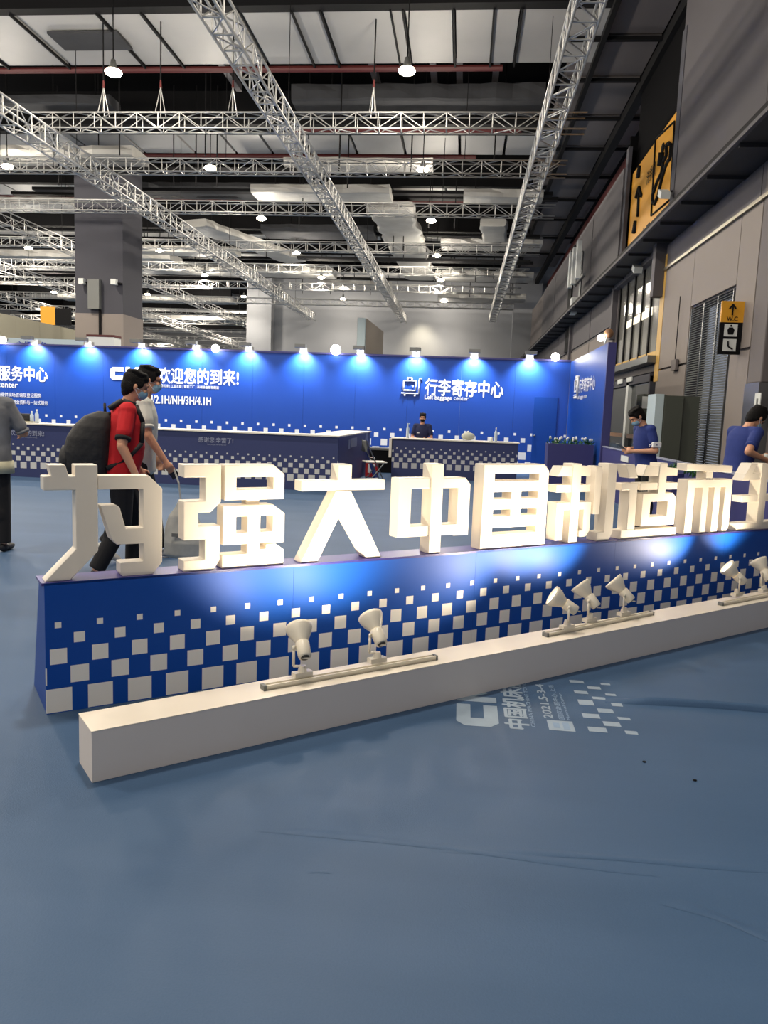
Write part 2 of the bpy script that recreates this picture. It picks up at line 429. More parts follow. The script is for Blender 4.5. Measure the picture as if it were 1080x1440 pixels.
# soffits: foil faced panels, one mesh each
def holder(name, loc):
    o = bpy.data.objects.new(name, None); COL.objects.link(o); return tag(o, kind='structure')
def soffit_row(y0, y1, z, xs, drop=.0, m='soffit'):
    roof = holder('ceiling_soffit', (0, y0, z))
    part('edge_beam', G().box(xs[0], y0 - .35, z - .03, xs[-1], y0 - .02, z + 1.3), M['black'], roof)
    for i, (x0, x1) in enumerate(zip(xs, xs[1:])):
        part('soffit_panel', G().box(x0 + .05, y0, z, x1 - .05, y1, z + .5), M[m], roof)
soffit_row(19.6, 22.4, 11, [-16.5, -13.6, -11.7, -9.5, -8.4, -5.9, -3.9, -1.9, -.7, .9, 3.0])
soffit_row(27.8, 29.8, 11, [-19, -16.8, -14.6, -12.6, -10.6, -9.0, -7.6, -6.2, -4.4, -2.6, -.6, 1.0, 2.9])
soffit_row(34.0, 35.8, 11, [-24, -21, -18, -15.6, -13, -11.2, -9.4, -7.6, -5.6, -3.5, -1.2, 1, 3])
for k, y in enumerate((41.5, 47.6, 53.0, 60, 67, 75, 84, 94)):
    soffit_row(y, y + 2.0, 10.9, [-40 + j * 3.9 for j in range(6 if y > 56 else 12)])
roof = holder('ceiling_rails', None)
# seams proud of the near soffit
for x in (-15.3, -13.6, -11.75, -9.5, -8.35, -5.95, -4.6, -3.9, -2.2, -1.9, -.7, .25, .9):
    part('ceiling_rail', G().box(x - .022, 19.5, 10.93, x + .022, 22.5, 11.0), M['black'], roof)
part('ceiling_vent', G().box(-11.25, 20.35, 10.90, -9.35, 21.3, 10.96), M['darkduct'], roof)
roof = holder('ceiling_right_soffit', None)
# grey panel soffit over the right side, with cross bars
ys = [15.5, 18.2, 21, 23.4, 26.2, 29, 32.2, 35.4, 38.8, 42.5, 46.5, 51]
for y0, y1 in zip(ys, ys[1:]):
    part('soffit_panel', G().box(2.4, y0 + .05, 11.05, 4.45, y1 - .05, 11.4), M['concrete'], roof)
    part('ceiling_bar', G().box(2.1, y0 - .06, 10.90, 6.0, y0 + .06, 10.99), M['black'], roof)
    part('soffit_panel', G().box(4.75, y0 + .1, 11.05, 5.3, y1 - .1, 11.4), M['concrete2'], roof)
part('ceiling_beam', G().box(4.46, 12, 10.7, 4.72, 56, 11.0), M['black'], roof)
part('ceiling_beam', G().box(5.35, 12, 10.5, 5.7, 56, 10.9), M['red'], roof)
part('ceiling_beam', G().box(2.95, 15, 10.85, 3.08, 56, 11.0), M['black'], roof)
roof = holder('ceiling_pipes', None)
# roof girders and red pipes across the hall
for y, z, x0, x1 in ((19.35, 11.25, -30, 2.2), (22.6, 10.95, -18, .6), (29.95, 10.95, -22, 0), (35.9, 10.95, -26, 2), (26.2, 10.6, -6, 1.4)):
    part('pipe', G().tube((x0, y, z), (x1, y, z), .085, .085, 8), M['red'], roof)
roof = holder('ceiling_girders', None)
for y in (18.2, 25.5, 32.4, 39.6, 46, 52.5, 62, 72, 82):
    part('roof_girder', G().box(-40, y, 12.6, 6 if y < 56 else -16, y + .45, 13.5), M['darkduct'], roof)
roof = holder('ceiling_struts', None)
for x, y0, y1 in ((-7.5, 22.8, 25.0), (-3.1, 23.0, 25.2), (.45, 22.8, 27.5), (-1.35, 22.8, 27.6), (-.6, 22.8, 26)):
    part('steel_strut', G().box(x - .09, y0, 11.3, x + .09, y1, 11.5), M['upper'], roof)
roof = holder('ceiling_hangers', None)
rnd = random.Random(3)
for i in range(46):
    x = rnd.uniform(-20, 3.4); y = rnd.choice((23.8, 25.2, 27, 31, 32.4, 37.2, 38.8, 43.6, 44.8, 50.4))
    part('hanger_rod', G().tube((x, y, 9.0), (x, y, 12.3), .022, .022, 6), M['black'], roof)
roof = holder('ceiling_cable_trays', None)
for i, (y, z, x0, x1) in enumerate(((24.6, 10.2, -14, 2.6), (31.2, 10.0, -18, 3.0), (33.0, 10.3, -20, 3.4), (38.2, 10.0, -24, 3.2), (44, 9.9, -30, 3.4), (50, 9.9, -36, 3.6), (40.6, 9.3, -9, 3), (26.6, 9.4, -20, -6))):
    part('cable_tray', G().box(x0, y, z, x1, y + .35, z + .12), M['black'], roof)

# foil ducts: uneven wrapped boxes, each a thing of its own
def wrapped_duct(x0, y0, x1, y1, z, wd, ht, label, m='foil', seed=0, grp='foil wrapped air ducts'):
    rr = random.Random(seed); a = Vector((x0, y0, z)); b = Vector((x1, y1, z)); L_ = (b - a).length; n = max(3, int(L_ / .45))
    d = (b - a).normalized(); p = Vector((-d.y, d.x, 0)); g = G(); k = 12
    for i in range(n + 1):
        c = a + d * (L_ * i / n); s1 = rr.uniform(.90, 1.08); s2 = rr.uniform(.94, 1.06)
        for j in range(k):
            t = 2 * math.pi * j / k; cx = abs(math.cos(t)) ** .3 * (1 if math.cos(t) >= 0 else -1); cz = abs(math.sin(t)) ** .3 * (1 if math.sin(t) >= 0 else -1)
            q = c + p * (cx * wd / 2 * s1 * rr.uniform(.95, 1.05)) + Vector((0, 0, cz * ht / 2 * s2)) - a
            g.v.append(tuple(q))
    for i in range(n):
        for j in range(k):
            u, v = i * k + j, i * k + (j + 1) % k; g.f.append((u, v, v + k, u + k))
    g.f.append(tuple(range(k))[::-1]); g.f.append(tuple(n * k + j for j in range(k)))
    t = thing('air_duct', a, label, 'duct', grp); part('wrapping', g, M[m], t)
    for q in (.15, .85):
        c = (b - a) * q; part('hanger', G().tube((c.x, c.y, ht / 2), (c.x, c.y, 13.6 - z), .02, .02, 6), M['black'], t)
    return t
wrapped_duct(-5.6, 24.6, 1.9, 24.6, 10.9, 1.4, .5, 'shade-darkened foil duct just above the nearest cross truss, right of the middle truss', 'darkduct', 1)  # less-lit foil, this duct and the next: shade put into the dark colour
wrapped_duct(-15.6, 24.6, -11.4, 24.6, 10.8, .8, .3, 'foil duct above the left end of the nearest cross truss', 'darkduct', 2)
wrapped_duct(-6.4, 26.9, -1.4, 26.9, 9.7, .9, .3, 'crumpled pale foil duct just above the second cross truss', 'foil', 3)
wrapped_duct(-8.6, 31.0, -3.2, 31.0, 9.9, 1.5, .35, 'pale foil duct behind the third cross truss, crossing the middle truss', 'foil', 4)
wrapped_duct(-3.4, 32.6, -3.0, 49, 9.9, 1.9, .35, 'long foil duct running away right of the middle truss', 'foil', 5)
wrapped_duct(-14.5, 33.0, -6.0, 33.0, 10.5, 1.4, .4, 'dark grey wrapped duct behind the third cross truss', 'darkduct', 6)
wrapped_duct(-10.0, 37.9, -4.6, 37.9, 10.0, 1.8, .4, 'dark wrapped duct left of the middle truss, far back', 'darkduct', 7)
wrapped_duct(-21.5, 26.8, -11.5, 26.8, 9.9, 1.4, .35, 'pale foil duct crossing in front of the big grey column top', 'foil', 8)
wrapped_duct(-24.0, 33.2, -16.5, 33.2, 9.9, 1.6, .35, 'foil duct left of the big grey column', 'foil', 9)
wrapped_duct(-12.6, 35.2, -9.6, 43.0, 9.7, 1.5, .35, 'foil duct running slantwise right of the big grey column', 'foil', 10)
wrapped_duct(-.4, 31.2, 2.6, 31.2, 9.9, 1.2, .35, 'short foil duct above the right end of the third cross truss', 'foil', 11)
wrapped_duct(-18, 40.8, -12.2, 40.8, 9.6, 1.3, .35, 'foil duct in the background right of the big grey column', 'foil', 12)
wrapped_duct(.9, 35.5, 1.1, 38.6, 10.0, 1.2, .35, 'lengthwise foil duct left of the right-hand truss, far back', 'foil', 13)
for i, (x0, y0, x1, y1, z, l) in enumerate((
    (-1.5, 39.8, 3.4, 39.8, 10.0, 'foil duct in the right background above the booth, nearer one'),
    (-2.0, 46.5, 3.6, 46.5, 9.6, 'foil duct in the right background above the booth, middle one'),
    (-2.0, 51.8, 3.6, 51.8, 9.2, 'foil duct in the right background close to the far wall'),
    (-22, 46.0, -8, 46.5, 9.6, 'long foil duct in the left background behind the column'),
    (-28, 42.0, -16, 42.0, 9.4, 'foil duct at the far left above the cream hoarding'),
    (-30, 56.0, -17, 56.0, 9.2, 'foil duct deep in the left hall'),
    (-34, 66.0, -17, 66.0, 9.0, 'foil duct deepest in the left hall'),
    (-9.5, 50.5, -5.0, 50.8, 9.6, 'short foil duct by the far end of the middle truss'))):
    wrapped_duct(x0, y0, x1, y1, z, 1.9, .4, l, 'foil', 20 + i)

# ================================================================== TRUSSES
def truss(name, start, length, size, bay, axis, label, group, single=0, wtube=.014, chord=.022):
    """square lattice truss; the first `single` bays have every brace an object"""
    t = thing(name, start, label, 'truss', group, 0 if axis == 'x' else R(90))
    s = size / 2
    cm = None
    for y in (-s, s):
        for z in (0, size):
            part('chord', G().tube((0, y, z), (length, y, z), chord, chord, 8), M['truss'], t, True)
    for q in (() if 'nearest' in label else (.18, .52, .86)): part('hanger', G().tube((length * q, 0, size), (length * q, 0, 13.6 - start[2]), .009, .009, 6), M['black'], t)
    n = int(length / bay)
    faces = (((-s, 0), (-s, size)), ((s, 0), (s, size)), ((-s, 0), (s, 0)), ((-s, size), (s, size)))
    post = [G().tube((0, a[0], a[1]), (0, b[0], b[1]), wtube, wtube, 6, False).mesh('brace', M['truss'], True) for a, b in faces]
    dia = [[G().tube((0, *((a, b)[k])), (bay, *((b, a)[k])), wtube * .85, wtube * .85, 6, False).mesh('brace', M['truss'], True) for k in (0, 1)] for a, b in faces]
    for i in range(min(n, single)):
        for q in range(4):
            if q != 1 or True:
                if q in (0, 2, 1):
                    o = link('brace', post[q], t); o.location = (i * bay, 0, 0)
                o = link('brace', dia[q][i % 2], t); o.location = (i * bay, 0, 0)
    if n > single:
        g = G()
        for i in range(max(single, 0), n):
            for q, (a, b) in enumerate(faces):
                if q != 3: g.tube((i * bay, *a), (i * bay, *b), wtube, wtube, 4, False)
                a2, b2 = (a, b) if i % 2 else (b, a)
                if q != 3: g.tube((i * bay, *a2), ((i + 1) * bay, *b2), wtube * .85, wtube * .85, 4, False)
        part('lattice', g, M['truss'], t, kind='stuff')
    return t
GC, GL = 'trusses crossing the hall', 'trusses running the length of the hall'
truss('lattice_truss', (-11.4, 20.0, 8.40), 14.0, .37, .56, 'x', 'nearest silver lattice truss crossing the hall, highest in view', GC, 26)
truss('lattice_truss', (-18.3, 23.5, 8.40), 20.9, .37, .56, 'x', 'second silver lattice truss crossing the hall, counted from the camera', GC, 38)
truss('lattice_truss', (-25, 28.1, 8.40), 27.8, .37, .56, 'x', 'third silver lattice truss, crossing in front of the grey column top', GC, 0)
lbls = ['fourth silver cross truss from the camera', 'fifth silver cross truss from the camera', 'sixth silver cross truss from the camera', 'seventh silver cross truss, last before the far wall']
for y, l in zip((34.4, 39.6, 45.0, 51.2), lbls):
    truss('lattice_truss', (-32, y, 8.40), 34.9, .37, .62, 'x', l, GC, 0)
for y, l in zip((58, 64.5, 72, 80, 90, 102), ('first', 'second', 'third', 'fourth', 'fifth', 'last')):
    truss('lattice_truss', (-50, y, 8.40), 33.5, .37, .9, 'x', l + ' of the distant cross trusses beyond the far wall corner, on the left', GC, 0)
truss('lattice_truss', (1.66, 12.5, 7.9), 41.5, .44, .60, 'y', 'right-hand lengthwise silver truss, near the right wall', GL, 40, .017, .026)
truss('lattice_truss', (-4.50, 11.0, 7.90), 44.5, .40, .60, 'y', 'middle lengthwise silver truss running from the top of the picture', GL, 40, .018, .028)
truss('lattice_truss', (-11.05, 14.0, 7.88), 41.5, .46, .60, 'y', 'lengthwise silver truss passing right of the big grey column', GL, 40, .018, .028)
truss('lattice_truss', (-17.4, 22.0, 7.88), 58, .46, .9, 'y', 'lengthwise silver truss passing behind the big grey column', GL)
truss('lattice_truss', (-23.8, 30.0, 7.88), 60, .46, .9, 'y', 'lengthwise silver truss at the left edge, above the cream hoarding', GL)
truss('lattice_truss', (-30.3, 40.0, 7.88), 55, .46, .9, 'y', 'farthest left lengthwise silver truss, deep in the hall', GL)
# chain hoists with slings over the nearest truss
for k, (px, l) in enumerate(((146, 'chain sling with red hook holding the nearest truss, leftmost'), (226, 'chain sling holding the nearest truss, second from left'), (524, 'chain sling holding the nearest truss right of the middle truss'), (327, 'chain sling holding the nearest truss between the left and middle lengthwise trusses'))):
    p = aty(px, 170, 20.0); x = p[0]
    t = thing('chain_hoist', (x, 20.0, 8.80), l, 'hoist', 'chain slings of the nearest truss')
    part('chain', G().tube((0, 0, .75), (0, 0, 2.19), .018, .018, 6), M['black'], t)
    part('hook', G().tube((0, 0, .62), (0, 0, .80), .035, .02, 8), M['red'], t)
    for s in (-1, 1):
        for q in (-.2, .2): part('sling', G().tube((0, 0, .64), (s * .07, q * .9, -.03), .011, .011, 6), M['truss'], t)

# high bay lamps in view
GH = 'high bay lamps under the roof'
def high_bay(x, y, z, label):
    t = thing('high_bay_lamp', (x, y, z), label, 'lamp', GH)
    part('reflector', G().lathe((0, 0, 0), (0, 0, 1), [(.02, .15), (.05, .14), (.12, .08), (.26, .05), (.26, 0)], 16), M['greybox'], t, True)
    part('bulb', G().ell((0, 0, -.02), (.20, .20, .085), 12), M['bulb'], t, True)
    part('stem', G().tube((0, 0, .26), (0, 0, 4.44), .015, .015, 6), M['black'], t)
rows = {18.4: 'nearest row', 25.4: 'second row', 31.8: 'third row', 38.4: 'fourth row', 45.2: 'fifth row', 53.4: 'last row'}
cols = {-1.65: 'right-hand line', -8.55: 'middle line', -15.5: 'left line', -22.4: 'far left line', -29.3: 'outermost left line', -36.2: 'leftmost distant line'}
for y in rows:
    for x in cols:
        if abs(x) > .66 * y: continue
        if y < 20 and x < -9: continue
        high_bay(x, y, 9.15, 'lit high bay lamp, %s of lamps, %s back from the camera' % (cols[x], rows[y]))

# big grey column
t = thing('concrete_column', (-14.1, 29.9, 0), 'big square grey column rising behind the blue booth wall', 'column', kind='structure')
t.name = 'column_left'
part('shaft', G().box(-.95, -.9, 4.85, .95, .9, 11.5), M['column'], t)
part('base', G().box(-.97, -.92, 0, .97, .92, 4.85), M['concrete2'], t)
part('control_box', G().box(-.35, -1.12, 5.0, .10, -.92, 6.1), M['greybox'], t)
part('conduit', G().box(.02, -1.0, 3.1, .10, -.93, 5.0), M['black'], t)
for x in (-.55, .72):
    f = part('floodlight', G().box(x - .10, -1.25, 5.9, x + .10, -1.05, 6.1), M['paper'], t); part('bracket', G().box(x + .05, -1.08, 5.95, x + .2, -.9, 6.0), M['black'], f)
# cream hoarding
t = thing('hoarding', (-16.4, 26, 0), 'cream panel hoarding behind the blue booth wall at the left edge', 'partition')
for i in range(6):
    part('panel', G().box(-.1, -2 + i * 1.6, 0, 0, -2 + i * 1.6 + 1.58, 4.45), M['cream'], t)
p = aty(67, 444, 34); t = thing('direction_sign', (p[0], 34, p[2] - .4), 'small yellow sign board above the cream hoarding', 'sign')
part('board', G().box(-.35, 0, 0, .35, .06, .8), M['yellow'], t); part('post', G().tube((0, .08, .1), (0, .08, -t.location.z), .04), M['greybox'], t)
part('dark_board', G().box(.36, 0, .0, 1.1, .06, .75), M['black'], t)
# fascia of the next stand
p0, p1 = aty(-6, 497, 24), aty(116, 484, 24)
t = thing('stand_fascia', (p0[0], 24, 0), 'pale fascia board with blue lettering behind the booth wall top, far left', 'sign')
part('board', G().box(0, 0, 0, p1[0] - p0[0], .08, 3.42), M['cabside'], t)
lettering('lettering', '主场服务', (p0[0] + .72, 23.98, 3.12), (1, 0, 0), (0, 0, 1), 1.05, .2, mat('blue_print', (30, 60, 150)), t, .03)
p0 = aty(118, 500, 24)
t = thing('kiosk_header', (p0[0], 24.2, 0), 'white header box with a red top edge below the grey column', 'sign')
part('box', G().box(0, 0, 0, .92, .5, 3.55), M['paper'], t); part('red_edge', G().box(-.01, -.01, 3.55, .93, .51, 3.62), M['red'], t)
# tall display panel by the far wall
p = aty(503, 447, 44)
t = thing('display_panel', (p[0], 44, 0), 'tall free-standing brown display panel with pale edge before the far wall', 'panel')
ht = p[2]
part('edge', G().box(0, 0, 0, .45, .3, ht), M['cabside'], t); part('face', G().add([(.5, 0, 0), (.75, 7, 0), (.75, 7, ht), (.5, 0, ht), (.5, .3, 0), (.70, 7.1, 0), (.70, 7.1, ht), (.5, .3, ht)], [(0, 1, 2, 3), (4, 7, 6, 5), (3, 2, 6, 7), (0, 4, 5, 1), (1, 5, 6, 2), (0, 3, 7, 4)]), M['bracketwood'], t)

# ================================================================== RIGHT WALL FITTINGS
# big yellow escalator sign
t = thing('wall_sign', (4.5, 20.9, 6.0), 'big yellow overhead sign with an escalator symbol and arrows high on the right wall', 'sign')
part('board', G().box(-.05, -2.5, -.2, .05, 2.5, 2.45), M['yellow'], t)
def sx(y, z): return (-.07, y, z)   # points on the face that looks into the hall
def stroke(parent, pts, r, m='black', name='symbol'):
    g = G(); g.path(pts, r, 8); return part(name, g, M[m], parent, True)
def sgn(pts):
    out = []
    for a, b in pts:
        p = atx(840 + a / 4.5, 80 + b / 4.5, 4.43); out.append((-.07, p[1] - 20.9, p[2] - 6.0))
    return out
stroke(t, sgn([(452,545),(468,560),(462,640),(445,662),(430,700),(405,790),(385,880),(362,930),(350,915),(352,870),(380,790),(408,730),(420,660),(440,620),(438,560),(452,545)]), .045, name='escalator_symbol')
stroke(t, sgn([(415,605),(404,690)]), .10, name='figure_symbol')
h = sgn([(414,578)])[0]; part('figure_head', G().ell(h, (.03, .13, .13), 10), M['black'], t)
stroke(t, sgn([(340,1005),(368,520),(488,408),(462,900),(340,1005)]), .022, name='border')
stroke(t, sgn([(257,1010),(265,830)]), .045, name='arrow'); stroke(t, sgn([(246,890),(265,825),(280,880)]), .05, name='arrow')
stroke(t, sgn([(256,765),(270,690),(262,765)]), .06, name='arrow'); stroke(t, sgn([(230,1115),(243,1040),(236,1115)]), .06, name='arrow')
lettering('lettering', '入口', (4.42, 21.5, 6.1), (0, -1, 0), (0, 0, 1), .9, .4, M['black'], t, .01)
lettering('lettering', '洗手间', (4.42, 21.4, 7.55), (0, -1, 0), (0, 0, 1), .9, .35, M['black'], t, .01)
# window
t = thing('window_1', (4.4, 21.2, 3.0), 'tall glazed opening with black mullions beside the yellow strip', 'window', kind='structure')
part('pane', G().box(.03, -2.6, 0, .06, 2.6, 2.35), M['litglass'], t)
for k in range(6):
    y = -2.45 + k * .98; part('mullion', G().box(-.01, y - .05, 0, .03, y + .05, 2.33), M['black'], t)
part('sill', G().box(-.25, -2.7, -.16, .25, 2.7, .0), M['steel'], t)
part('sill_strip', G().box(.0, -2.5, .0, .03, 2.5, .14), M['yellowstrip'], t)
part('lintel', G().box(-.15, -2.7, 2.32, .25, 2.7, 2.44), M['upper'], t)
# glowing strip laid over the glass in place of a lit ring's reflection
part('ring_reflection', G().box(.015, -1.6, 1.05, .028, 1.3, 1.24), mat('ring_reflection_glow', None, emit=.9, lin_rgb=(.9, .84, .66)), t)
part('yellow_frame', G().box(-.06, -3.0, -.6, .0, -2.62, 2.2), M['yellowstrip'], t)
# doors beneath
t = thing('door_1', (4.38, 21.2, 0), 'dark glazed double doors under the tall window', 'door', kind='structure')
for y in (-1.25, 1.2):
    d = part('door_leaf', G().box(0, y - 1.1, 0, .06, y + 1.1, 2.4), M['glass'], t)
    part('handle', G().box(-.08, y - .9, 1.05, -.02, y + .9, 1.15), M['wood'], d)
part('door_frame', G().box(-.1, -.22, 0, .06, .06, 2.55), M['paper'], t)
part('door_frame', G().box(-.08, -2.5, 0, .06, -2.36, 2.55), M['column'], t)
part('door_head', G().box(-.1, -2.5, 2.42, .06, 2.5, 2.6), M['column'], t)
for k in range(3):
    part('ceiling_tag', G().box(-.14, 1.7 - k * 1.2, 2.5, -.11, 2.3 - k * 1.2, 2.62), M['paper'], t)
# louvred doors
t = thing('louvre_door', (4.38, 14.78, 0), 'tall grey louvred wall panel with shiny slats left of the black toilet sign', 'louvre')
for k in range(3):
    y0 = -1.2 + k * .8
    pnl = part('frame', G().box(-.03, y0, 0, 0, y0 + .03, 3.7).box(-.03, y0 + .77, 0, 0, y0 + .8, 3.7), M['steel'], t)
    sl = G().box(-.022, -.365, -.004, .012, .365, .004, Matrix.Rotation(R(-38), 4, 'Y')).mesh('slat', M['louver'])
    for i in range(82):
        o = link('slat', sl, t); o.location = (-.012, y0 + .4, .06 + i * .0445)
# yellow and black blade sign
t = thing('blade_sign', (4.17, 13.0, 2.58), 'yellow and black toilet sign projecting from the right wall', 'sign')
part('black_board', G().box(-.17, 0, 0, .17, .05, .50), M['black'], t); part('yellow_board', G().box(-.165, 0, .5, .20, .05, .83), M['yellow'], t)
part('wall_bracket', G().box(.17, .01, .2, .24, .04, .7), M['black'], t)
for z in (.05, .28): part('white_square', G().box(-.10, -.008, z, .10, 0, z + .19), M['paper'], t)
part('woman_symbol', G().prism([(-.04, .31), (.04, .31), (.055, .38), (.03, .42), (-.03, .42), (-.055, .38)], [], -.012, -.008).ell((0, -.01, .445), (.018, .004, .018), 8), M['black'], t)
stroke(t, [(-.03, -.012, .21), (-.02, -.012, .12), (.05, -.012, .08)], .012, name='wheelchair_symbol')
stroke(t, [(0, -.01, .61), (0, -.01, .77)], .012, name='arrow'); stroke(t, [(-.05, -.01, .71), (0, -.01, .78), (.05, -.01, .71)], .012, name='arrow')
lettering('lettering', 'W.C', (4.17 - .08, 12.993, 3.10), (1, 0, 0), (0, 0, 1), .17, .07, M['black'], t, .02)
# aerials
p = atx(818, 372, 4.1)
t = thing('aerial', (4.1, p[1], 6.2), 'white aerial cluster on a mast fixed above the cable ledge', 'aerial')
part('mast', G().tube((0, 0, -.7), (0, 0, 1.5), .05, .05, 8), M['steel'], t)
for dy in (-1.1, 0, .9): part('antenna', G().box(-.35, dy - .15, .3, -.2, dy + .15, 1.6), M['paper'], t)
part('crossbar', G().box(-.1, -1.2, .4, 0, 1.1, .5), M['steel'], t)
part('radio_box', G().box(-.3, -.25, -.8, -.1, .25, -.2), M['paper'], t)
# small security cameras and pipe
for (px, py, l) in ((896, 378, 'small white surveillance camera below the cable ledge above the tall window'), (934, 183 + 90, 'small white projector in front of the yellow escalator sign')):
    p = atx(px, py, 4.15); t = thing('surveillance_camera', p, l, 'camera')
    part('body', G().box(-.1, -.16, -.07, .1, .16, .07, Matrix.Rotation(R(25), 4, 'X')), M['paper'], t); part('arm', G().tube((0, 0, 0), (.25, .1, .12), .02), M['black'], t)
p = atx(950, 514, 4.33); t = thing('junction_box', (4.33, p[1], p[2]), 'small grey junction box on the beige wall panel', 'box')
part('cover', G().box(-.05, -.18, -.1, .0, .18, .12), M['concrete'], t); part('cable', G().tube((-.02, 0, .1), (-.02, 0, 1.4), .01), M['black'], t)

# ================================================================== BOOTH
YB = 21.3
xL, xR = -17.5, 2.8
bw = thing('booth_wall', (0, YB, 0), 'long blue exhibition booth back wall with white lettering', 'partition')
n = 14; stp = (xR - xL) / n
for i in range(n):
    part('panel', G().box(xL + i * stp + .002, 0, 0, xL + (i + 1) * stp - .002, .1, 3.0), M['wallblue'], bw)
part('top_rail', G().box(xL, -.03, 3.0, xR, .13, 3.05), M['deskblue'], bw)
def wtext(body, x0, y0, x1, y1, m='print', bold=.02, Y=YB - .006, parent=bw, name='lettering'):
    a = aty(x0, y1, Y); b = aty(x1, y0, Y); 
    lettering(name, body, (a[0], Y, a[2]), (1, 0, 0), (0, 0, 1), b[0] - a[0], aty(x0, y0, Y)[2] - a[2], M[m], parent, bold)
def luggage(parent, o, ux, h, m):
    """luggage trolley pictogram inside a unit square of height h"""
    U = Vector(ux); Z = Vector((0, 0, 1)); O = Vector(o) - parent.location
    P = lambda a, b: tuple(O + U * (a * h) + Z * (b * h))
    r = .038 * h
    stroke(parent, [P(.12, .28), P(.12, .80), P(.78, .80), P(.78, .28), P(.12, .28)], r, 'print', 'suitcase_symbol')
    stroke(parent, [P(.33, .82), P(.33, .96), P(.57, .96), P(.57, .82)], r, 'print', 'handle_symbol')
    stroke(parent, [P(0, .12), P(.95, .12), P(.98, .92), P(1.1, .92)], r, 'print', 'trolley_symbol')
    for a in (.2, .75): part('wheel_symbol', G().ell(P(a, .02), .06 * h, 10), M['print'], parent)
    part('lock_symbol', G().ell(P(.62, .5), .05 * h, 8), M['print'], parent)
a = aty(564, 557, YB - .02); b = aty(564, 531, YB - .02)
luggage(bw, (a[0], YB - .02, a[2] + .02), (1, 0, 0), b[2] - a[2], 'print')
wtext('行李寄存中心', 597, 532, 709, 556, bold=.022)
wtext('Left baggage center', 597, 555, 659, 563, bold=.01)
wtext('欢迎您的到来!', 222, 516, 336, 539, bold=.022)
wtext('精密机床 | 工业互联 | 智能工厂 | 高端装备智能制造', 222, 540, 308, 545, bold=.01)
wtext('1H/2.1H/NH/3H/4.1H', 204, 555, 297, 567, bold=.03)
wtext('展商服务中心', -36, 512, 67, 534, bold=.022)
wtext('Service center', -38, 535, 25, 543, bold=.01)
wtext('为一切观众/展商提供现场咨询及登记服务', -36, 550, 58, 556, bold=.005)
wtext('为参展的企业和观众提供展会资料与一站式服务', -36, 560, 67, 566, bold=.005)
# CME style block letters
def block(parent, Y, x0, y0, x1, y1, polys, name='logo_letter'):
    a = aty(x0, y1, Y); b = aty(x1, y0, Y); hh = aty(x0, y0, Y)[2] - a[2]; ww = b[0] - a[0]
    for o in polys:
        part(name, G().prism([(a[0] + p * ww - parent.location.x, a[2] + q * hh) for p, q in o], [], -.012, -.004), M['print'], parent)
CPOLY = [(1, 1), (.18, 1), (0, .8), (0, .2), (.18, 0), (1, 0), (1, .34), (.36, .34), (.36, .66), (1, .66)]
MPOLY = [(0, 0), (.0, 1), (.28, 1), (.5, .6), (.72, 1), (1, 1), (1, 0), (.72, 0), (.72, .55), (.5, .2), (.28, .55), (.28, 0)]
EPOLY = [(0, 0), (0, 1), (1, 1), (1, .75), (.36, .75), (.36, .62), (1, .62), (1, .38), (.36, .38), (.36, .25), (1, .25), (1, 0)]
block(bw, YB, 155, 516, 174, 534, [CPOLY]); block(bw, YB, 177, 516, 196, 535, [MPOLY]); block(bw, YB, 199, 516, 215, 535, [EPOLY])

a, b = aty(752, 552, YB - .01), aty(785, 552, YB - .01)
dr = part('door_leaf', G().box(a[0], -.022, .0, b[0], -.002, 2.05), M['blue'], bw, bevel=.004)
part('door_knob', G().ell((a[0] + .06, -.05, 1.0), .03, 10), M['steel'], dr, True)
# return panel at the right end
ep = thing('booth_end_panel', (2.8, 18.6, 0), 'blue return panel closing the right end of the booth', 'partition')
for y0, y1 in ((-2.7, -1.35), (-1.35, 0), (0, 1.35), (1.35, 2.66)):
    part('panel', G().box(0, y0 + .002, 0, .1, y1 - .002, 3.0), M['blue'], ep)
part('edge_post', G().box(-.02, -2.78, 0, .14, -2.7, 3.0), M['deskblue'], ep)
def etext(body, x0, y0, x1, y1, bold=.02):
    X = 2.792; a = atx(x0, y1, X); b = atx(x1, y1, X); c = atx(x0, y0, X)
    lettering('lettering', body, (X, a[1], a[2]), (0, -1, 0), (0, 0, 1), a[1] - b[1], c[2] - a[2], M['print'], ep, bold)
etext('行李寄存中心', 813, 534, 836, 553, .022); etext('Left baggage center', 812, 556, 825, 563, .01)
a = atx(807, 560, 2.78); luggage(ep, (2.78, a[1], a[2]), (0, -1, 0), .56, 'print')

# wall spotlights along the top of the booth
GS = 'arm spotlights washing the booth wall'
xs_px = [-28, 50, 125, 200, 276, 350, 427, 507, 585, 667, 745]
nth = ['outermost left', 'first from the left edge', 'second from the left edge', 'third from the left edge', 'fourth from the left edge', 'fifth from the left edge', 'sixth from the left edge', 'seventh from the left edge', 'just above the baggage sign symbol', 'just above the baggage sign lettering', 'last one on the right']
for px, nm in zip(xs_px, nth):
    x = aty(px, 500, YB)[0]
    t = thing('arm_spotlight', (x, YB + .05, 3.05), 'grey arm spotlight on booth wall top, ' + nm, 'spotlight', GS)
    part('clamp', G().box(-.10, -.10, -.02, .10, .08, .10), M['truss'], t)
    part('arm', G().tube((0, 0, .08), (0, -.42, .16), .02), M['truss'], t)
    part('head', G().box(-.15, -.54, .08, .15, -.36, .17, ), M['greybox'], t)
    part('lens', G().box(-.09, -.362, .09, .09, -.352, .16), M['led'], t)
    lamp('booth_wash_light', 'SPOT', (x, YB - .27, 3.11), 330, (.90, .96, 1), .04, (x, YB, 2.35), 120, 1.0)
